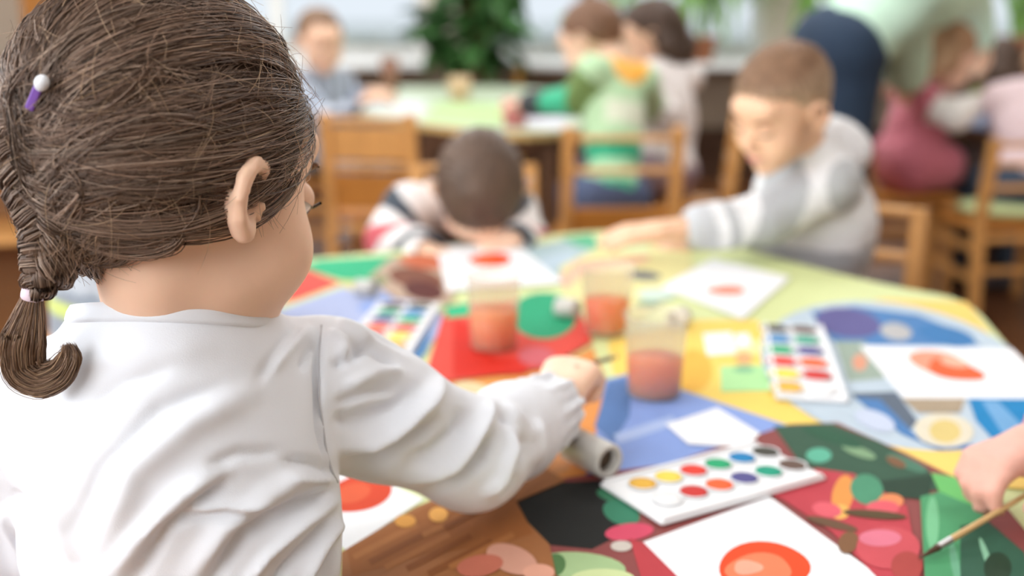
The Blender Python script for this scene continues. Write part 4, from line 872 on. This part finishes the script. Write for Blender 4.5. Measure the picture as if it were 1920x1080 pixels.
# gathers round the cuff and the sleeve head
al = (V - P1) @ u_; q = V - P1 - al[:, None] * u_; LW = np.linalg.norm(P2 - P1); e1 = unit(np.cross(u_, [0, 0, 1])); e2 = np.cross(u_, e1); an = np.arctan2(q @ e2, q @ e1)
m = np.exp(-((al - LW * .95) / (LW * .20)) ** 2) * (np.linalg.norm(q, axis=1) < .07)
off = m * (.0026 * np.sin(an * 11 + 1.3 * np.sin(an * 3)) + .0015 * np.sin(an * 19 + 2))
us = unit(P1 - P0); al0 = (V - P0) @ us; q0 = V - P0 - al0[:, None] * us; f1 = unit(np.cross(us, [0, 0, 1])); f2 = np.cross(us, f1); an0 = np.arctan2(q0 @ f2, q0 @ f1)
m0 = np.exp(-((al0 - .022) / .024) ** 2) * (np.linalg.norm(q0, axis=1) < .08) * np.clip((V - P0)[:, 2] * 30, 0, 1)
off += m0 * .0022 * np.sin(an0 * 15)
R_, VA = 1, -1
off += folds(V, N, [
    ([(500, 720), (360, 790), (250, 880), (170, 1090)], .0045, 34), ([(440, 720), (300, 770), (190, 880), (120, 1040)], -.0035, 20),
    ([(430, 870), (340, 930), (260, 1010), (190, 1110)], .0055, 26), ([(440, 895), (380, 935), (310, 990), (240, 1110)], -.0055, 15),
    ([(600, 880), (500, 930), (420, 990), (340, 1110)], .0050, 26), ([(660, 905), (560, 945), (460, 1000), (380, 1110)], -.0070, 17),
    ([(640, 930), (570, 980), (500, 1040), (450, 1110)], .0050, 15), ([(645, 950), (590, 1010), (540, 1060), (500, 1110)], -.0050, 12),
    ([(640, 970), (600, 1030), (560, 1110)], .0048, 12), ([(642, 990), (615, 1050), (595, 1110)], -.0042, 10), ([(640, 950), (632, 1030), (622, 1110)], .003, 9),
    ([(330, 958), (420, 948), (520, 944)], .0030, 10), ([(330, 975), (420, 965), (520, 960)], -.003, 10), ([(380, 880), (450, 850), (540, 850)], -.0028, 14), ([(520, 860), (590, 870), (640, 890)], -.0035, 12), ([(520, 890), (580, 905), (630, 905)], .003, 12),
    ([(20, 915), (60, 960), (85, 1030), (110, 1110)], -.0055, 10), ([(0, 940), (30, 1000), (60, 1110)], .005, 24), ([(60, 880), (110, 960), (140, 1060)], .004, 20), ([(120, 690), (260, 660), (420, 650)], .002, 30), ([(170, 760), (230, 720), (330, 690)], -.0022, 16),
    ([(500, 700), (540, 650), (590, 610)], .0035, 16), ([(480, 720), (520, 660), (560, 610)], -.003, 12), ([(560, 700), (580, 660), (592, 640)], -.003, 10),
    # sleeve
    ([(600, 600), (596, 700), (600, 800), (625, 905)], -.0050, 8),
    ([(830, 700), (800, 760), (730, 820), (620, 850)], .0095, 18), ([(800, 720), (740, 770), (660, 790), (620, 780)], -.0055, 22), ([(830, 770), (780, 820), (700, 860), (640, 872)], -.0085, 24),
    ([(925, 745), (905, 800), (850, 870), (740, 905)], .0080, 16), ([(870, 760), (860, 810), (810, 855), (750, 875)], -.006, 18), ([(925, 800), (900, 860), (850, 900), (790, 925)], -.0075, 16),
    ([(960, 770), (962, 840), (940, 900), (900, 935)], .0062, 13), ([(985, 790), (985, 850), (965, 900), (930, 940)], -.0052, 10), ([(1005, 780), (1012, 830), (1000, 880)], .005, 11), ([(940, 750), (980, 790), (1000, 830)], .004, 9), ([(930, 770), (960, 800), (975, 850)], -.004, 9),
    ([(650, 640), (700, 655), (750, 690)], -.0045, 16), ([(620, 690), (660, 670), (700, 640)], -.0045, 12), ([(640, 730), (700, 700), (760, 695)], .004, 16), ([(620, 760), (690, 735), (760, 730)], -.0035, 12), ([(610, 620), (640, 640), (655, 690)], .004, 12), ([(625, 600), (670, 620), (700, 650)], .0035, 12)])
V = V + N * off[:, None]
top = world_child(link('shirt', qmesh('shirt', V, Q), SHM), girl)
pv = proj(V); cand = N[:, 1] < .15
def on_top(pts, n=26):
    pts = np.array(pts, float); t = np.linspace(0, len(pts) - 1, n); q = np.stack([np.interp(t, range(len(pts)), pts[:, i]) for i in range(2)], 1); out = []
    for a in q:
        d = np.linalg.norm(pv - a, axis=1) + (~cand) * 1e3; k = np.argsort(d)[:12]; k = k[V[k, 1] < V[k, 1].min() + .012]; out.append(V[k].mean(0) + N[k].mean(0) * .0002)
    out = np.array(out)
    for _ in range(3): out[1:-1] = (out[:-2] + 2 * out[1:-1] + out[2:]) / 4
    return out
sm = on_top([(604, 612), (598, 680), (598, 750), (606, 820), (620, 880), (632, 905)])
world_child(link('sleeve_seam', tubes('sleeve_seam', sm[None], np.full((1, len(sm)), .0008), sides=6), mat('seam_shade', '#c6c8ce', .9)), girl)  # seam tube tinted darker to paint the shade along the armhole
# neckband: a flat rib laid round the neck hole
from math import floor
GD = G
def fsamp(p):
    q = (np.array(p) - GD.lo) / GD.h; i = np.clip(np.floor(q).astype(int), 0, GD.n - 2); f = q - i; o = 0
    for a in (0, 1):
        for b in (0, 1):
            for c in (0, 1): o += GD.D[i[0] + a, i[1] + b, i[2] + c] * (f[0] if a else 1 - f[0]) * (f[1] if b else 1 - f[1]) * (f[2] if c else 1 - f[2])
    return o
b1 = unit(np.cross(na, [0, 1, 0])); b2 = np.cross(na, b1); V2, Q2 = [], []; NR = 96
for i in range(NR):
    o_ = b1 * math.cos(2 * PI * i / NR) + b2 * math.sin(2 * PI * i / NR)
    for h_, e2 in ((.0006, -.006), (.0010, .0008), (-.003, .0027), (-.0085, .0027), (-.0108, .0014), (-.0122, -.0015)):
        hh = min(h_, -.0022); lo_, hi_ = .02, .10
        while lo_ < .064 and fsamp(nc + na * hh + o_ * lo_) < 0: lo_ += .0008
        V2.append(nc + na * h_ + o_ * (max(lo_, .050) + e2))
V2 = np.array(V2).reshape(NR, 6, 3)
for _ in range(3): V2 = (np.roll(V2, 1, 0) + 2 * V2 + np.roll(V2, -1, 0)) / 4
for i in range(NR):
    for j in range(5): Q2.append((i * 6 + j, (i + 1) % NR * 6 + j, (i + 1) % NR * 6 + j + 1, i * 6 + j + 1))
world_child(link('neckband', qmesh('neckband', V2.reshape(-1, 3), np.array(Q2)), SHM), girl)
# ---- hair
hcen = hc + HR @ np.array([0, -.009, .034]) * hs; hrad = np.array([.0775, .0900, .0870]) * hs
zhair = lambda az: np.interp(az, [0, 35, 55, 68, 78, 86, 97, 108, 125, 150, 180], [.064, .046, .022, .010, -.002, .010, .030, .008, -.020, -.034, -.040])
G = Field(hc - .18, hc + .18, .0035); G.ell(hcen, hrad - .002, HR, .001)
def cutf(X, Y, Z):
    px, py, pz = X - hc[0], Y - hc[1], Z - hc[2]; q = [(px * HR[0, i] + py * HR[1, i] + pz * HR[2, i]) / hs for i in range(3)]
    az = np.degrees(np.abs(np.arctan2(q[0], q[1]))); return (zhair(az) - q[2] + .002 * np.sin(az * 1.7)) * .8
G.func(cutf, .004, 'i')
V, Q = G.mesh(); q = (V - hc) @ HR; hair = world_child(link('hair', qmesh('hair', V, Q), HAIRC), girl)
def on_head(u, lift):      # unit directions (.., 3) in the head's own axes -> points on the hair surface
    return hcen + (u * (hrad + lift[..., None])) @ HR.T
def head_dir(p): q = ((np.array(p) - hcen) @ HR) / hrad; return q / np.linalg.norm(q)
def colors(n, base=('#6b5548', '#7a6455', '#8a7262', '#a38d7c', '#504036'), pr=(.3, .28, .2, .1, .12)):
    c = np.array([lin(b) for b in base])[nr.choice(len(base), n, p=pr)]; return c * nr.uniform(.85, 1.15, (n, 1))
M = 14; U = np.linspace(0, 1, M)
def slerp(a, b, t):
    om = np.arccos(np.clip((a * b).sum(-1), -.9999, .9999))[..., None]; t = t[..., None]
    return (np.sin((1 - t) * om) * a + np.sin(t * om) * b) / np.sin(om)
def target(r):             # where on the back line a lock joins the braid
    el = np.interp(r[:, 2], [-.75, -.4, -.1, .3, .7, 1.0], [-.80, -.66, -.42, -.08, .18, .28]); x = .10 + .14 * np.clip(r[:, 0], -1, 1)
    t = np.stack([x, -np.sqrt(1 - el ** 2 - x ** 2), el], 1); return t
def roots(n):
    out = []
    while len(out) < n:
        v = nr.normal(size=3); v /= np.linalg.norm(v); p = v * hrad / hs + np.array([0, -.009, .034]); az = math.degrees(abs(math.atan2(p[0], p[1])))
        if p[2] > zhair(az) + .001 and v[1] > -.97: out.append(v)
    return np.array(out)
locks = roots(230); NL = 44
a = np.repeat(locks, NL, 0); n = len(a); lk = np.repeat(np.arange(len(locks)), NL)
spread = nr.normal(size=(n, 3)) * .055; ra = a + spread; ra /= np.linalg.norm(ra, axis=1)[:, None]
tb = target(a) + (nr.normal(size=(len(locks), 3)) * .07)[lk] + nr.normal(size=(n, 3)) * .03; tb /= np.linalg.norm(tb, axis=1)[:, None]
bow = nr.normal(size=(len(locks), 3)) * .15; bow[:, 2] -= .05
path = slerp(ra[:, None, :], tb[:, None, :], np.tile(U, (n, 1)))
path = path + bow[lk][:, None, :] * np.sin(PI * U)[None, :, None] + (nr.normal(size=(n, 1, 3)) * .02) * np.sin(2 * PI * U + nr.uniform(0, 6, (n, 1)))[..., None]
path /= np.linalg.norm(path, axis=2)[..., None]
hl = nr.uniform(.0005, .0062, len(locks))[lk]; ctr = np.exp(-(np.linalg.norm(spread, axis=1) / .07) ** 2)
lift = (hl * ctr + nr.uniform(-.0015, .0022, n))[:, None] + .004 * np.sin(PI * U)[None] * nr.uniform(0, 1, len(locks))[lk][:, None] + .003 * U[None]
Ph = on_head(path, lift); Rh = np.outer(nr.uniform(.00022, .00042, n), np.interp(U, [0, .1, .85, 1], [.5, 1, 1, .4]))
lc_ = nr.uniform(.70, 1.38, len(locks))[lk]
strands = [(Ph, Rh, colors(n) * lc_[:, None])]
world_child(link('hair_strands', tubes('hair_strands', Ph, Rh, strands[0][2]), HAIRM), hair); girl_hs = hair.children[0]; girl_hs['kind'] = 'stuff'
# short loose hairs standing off the head
n = 900; r0 = roots(n); dirs = nr.normal(size=(n, 3)); dirs -= (dirs * r0).sum(1)[:, None] * r0; dirs /= np.linalg.norm(dirs, axis=1)[:, None]
Ln = nr.uniform(.10, .42, n) ; k9 = np.linspace(0, 1, 9); cv = np.cross(r0, dirs) * nr.normal(size=(n, 1)) * .8
uu = r0[:, None] + (dirs[:, None] * k9[None, :, None] + cv[:, None] * (k9 ** 2)[None, :, None]) * Ln[:, None, None]; uu /= np.linalg.norm(uu, axis=2)[..., None]
Pf = on_head(uu, .003 + k9[None] * nr.uniform(.001, .014, (n, 1))); Rf = np.outer(np.full(n, .00021), np.interp(k9, [0, 1], [1, .5]))
f_ = link('loose_hairs', tubes('loose_hairs', Pf, Rf, colors(n, ('#a08068', '#b89878', '#cdb090', '#7d624e', '#8c6f58'), (.3, .25, .15, .15, .15))), HAIRM); world_child(f_, hair); f_['kind'] = 'stuff'
# wisps at the nape and in front of the ear
n = 260; azs = np.concatenate([nr.uniform(112, 180, 190) * nr.choice([-1, 1], 190), nr.uniform(66, 84, 70)]); ar = np.radians(azs); zr = zhair(np.abs(azs)) + nr.uniform(.0, .012, n)
base = np.stack([np.sin(ar) * .066, np.cos(ar) * .080 - .006, zr], 1); drop = nr.uniform(.006, .026, n)
k9 = np.linspace(0, 1, 9); sw = nr.normal(size=(n, 3)) * .006; sw[:, 2] = 0
pl_ = base[:, None] + np.array([0, 0, -1.])[None, None] * (k9[None, :, None] * drop[:, None, None]) + np.array([-.0, .30, 0])[None, None] * (k9 ** 1.3)[None, :, None] * drop[:, None, None] * (np.abs(azs) > 100)[:, None, None] + sw[:, None] * (k9 ** 2)[None, :, None]
pl_[..., 0] *= 1 - .25 * k9[None] * (np.abs(azs) > 100)[:, None]
w_ = link('nape_wisps', tubes('nape_wisps', hc + pl_ @ HR.T * hs, np.outer(np.full(n, .00022), np.interp(k9, [0, 1], [1, .4])), colors(n, ('#8a6f58', '#a08068', '#7a6455', '#b89878', '#6b5548'))), HAIRM); world_child(w_, hair); w_['kind'] = 'stuff'
# ---- the braid: three thick strands crossing over one another, each a bundle of hairs
cl = np.array([aty(*p) for p in [(118, 120, .672), (88, 165, .664), (66, 210, .660), (56, 255, .658), (62, 305, .658), (80, 355, .659), (97, 405, .660), (104, 450, .661), (90, 500, .661), (62, 552, .661)]])
def resample(P, n):
    s_ = np.concatenate([[0], np.cumsum(np.linalg.norm(np.diff(P, axis=0), axis=1))]); t = np.linspace(0, s_[-1], n)
    out = np.stack([np.interp(t, s_, P[:, i]) for i in range(3)], 1)
    for _ in range(max(1, n // 12)): out[1:-1] = (out[:-2] + 2 * out[1:-1] + out[2:]) / 4
    return out
NB = 90; cb_ = resample(cl, NB); tg = np.gradient(cb_, axis=0); tg /= np.linalg.norm(tg, axis=1)[:, None]
bk = HR @ np.array([0, -1, 0]); bk = unit(bk + np.array([0, -.9, 0])); lat = np.cross(tg, bk); lat /= np.linalg.norm(lat, axis=1)[:, None]; dep = np.cross(lat, tg)
s_ = np.linspace(0, 1, NB); aw = np.interp(s_, [0, .25, .6, .85, 1], [.010, .0135, .0135, .0115, .0038]); rr = np.interp(s_, [0, .25, .6, .85, 1], [.008, .0098, .0098, .0085, .0042])
braid = link('braid', tubes('braid', cb_[None], (aw * .55)[None], sides=8), HAIRC); world_child(braid, hair)
bp, br, bc = [], [], []
for k in range(3):
    ph = 2 * PI * (4.0 * s_) + 2 * PI * k / 3
    cs = cb_ + lat * (aw * np.sin(ph))[:, None] + dep * (.62 * aw * np.sin(2 * ph))[:, None]
    core = link('braid_core', tubes('braid_core', cs[None], (rr * .80)[None], sides=10), HAIRC); world_child(core, hair)
    ts = np.gradient(cs, axis=0); ts /= np.linalg.norm(ts, axis=1)[:, None]; n1 = np.cross(ts, dep); n1 /= np.linalg.norm(n1, axis=1)[:, None]; n2 = np.cross(n1, ts)
    for j in range(110):
        t0 = nr.uniform(0, 2 * PI); r0 = .62 + .42 * math.sqrt(nr.uniform()); tw = nr.normal() * .5
        bp.append(cs + (n1 * np.cos(t0 + tw * s_ * 6)[:, None] + n2 * np.sin(t0 + tw * s_ * 6)[:, None] * .9) * (rr * r0 * (1 + .05 * np.sin(s_ * 40 + t0)))[:, None]); br.append(np.full(NB, nr.uniform(.0003, .0005)))
bp = np.array(bp); o = link('braid_strands', tubes('braid_strands', bp, np.array(br), colors(len(bp))), HAIRM); world_child(o, hair); o['kind'] = 'stuff'
# loose tail below the tie, curling up at the end
tl = resample(np.array([aty(*p) for p in [(62, 552, .661), (52, 600, .658), (40, 650, .656), (44, 695, .655), (78, 715, .654), (115, 700, .655), (134, 668, .657), (128, 650, .659)]]), 40)
tg = np.gradient(tl, axis=0); tg /= np.linalg.norm(tg, axis=1)[:, None]; lat = np.cross(tg, [0, -1, .15]); lat /= np.linalg.norm(lat, axis=1)[:, None]; dep = np.cross(lat, tg)
st = np.linspace(0, 1, 40); wt = np.interp(st, [0, .06, .3, .55, .75, .92, 1], [.0055, .0065, .0125, .0120, .0090, .0060, .002])
core = link('tail_core', tubes('tail_core', tl[None], (wt * .72)[None], sides=10), HAIRC); world_child(core, hair)
tp_ = []
for j in range(700):
    t0 = nr.uniform(0, 2 * PI); r0 = .45 + .58 * math.sqrt(nr.uniform()); ph = nr.uniform(0, 6)
    tp_.append(tl + (lat * math.cos(t0) + dep * math.sin(t0) * .8) * (wt * r0 * (1 + .10 * np.sin(st * nr.uniform(5, 16) + ph)))[:, None] + nr.normal(size=3) * .0012 * st[:, None])
tp_ = np.array(tp_); o = link('tail_strands', tubes('tail_strands', tp_, np.outer(nr.uniform(.0002, .00036, len(tp_)), np.interp(st, [0, .9, 1], [1, .9, .3])), colors(len(tp_), ('#7d6250', '#8c6f58', '#a08068', '#b89878', '#644d3d'), (.25, .28, .22, .1, .15))), HAIRM); world_child(o, hair); o['kind'] = 'stuff'
# pinkish tie and the little clip
tie = np.array([aty(62, 552, .661) + tg[0] * x for x in (-.004, .004)])
o = link('hair_tie', tubes('hair_tie', np.array([np.linspace(tie[0], tie[1], 6)]), np.array([[.0056, .0068, .0070, .0070, .0068, .0056]]), sides=20), mat('pale_pink_elastic', '#d9c6d3', .6)); world_child(o, hair)
cp = aty(66, 180, .636)
clip = bmobj('hair_clip', bmesh.new(), None, girl)
bm = bmesh.new(); add_box(bm, (0, 0, 0), (.0055, .004, .018), None, .0012); clip.data.materials.append(mat('violet_plastic', '#7a55a8', .3)); bm.to_mesh(clip.data); bm.free()
clip.location = Vector(cp) - girl.location; clip.rotation_euler = (.2, .55, 0)
bm = bmesh.new(); bmesh.ops.create_uvsphere(bm, u_segments=16, v_segments=10, radius=.0042); bd = bmobj('clip_bead', bm, mat('silver_bead', '#dfe3ea', .2), clip, True); bd.location = (.001, -.0012, .0095); bd.scale = (1.0, .8, 1.2)
# dark brush added where shade falls beside her fingers
kn = Wr + hd * .075
brush('dark brush held in the girl\'s hand', atz(1160, 668, TZ + .02), kn + np.array([-.004, -.03, .002]), .0028, '#5b4232')
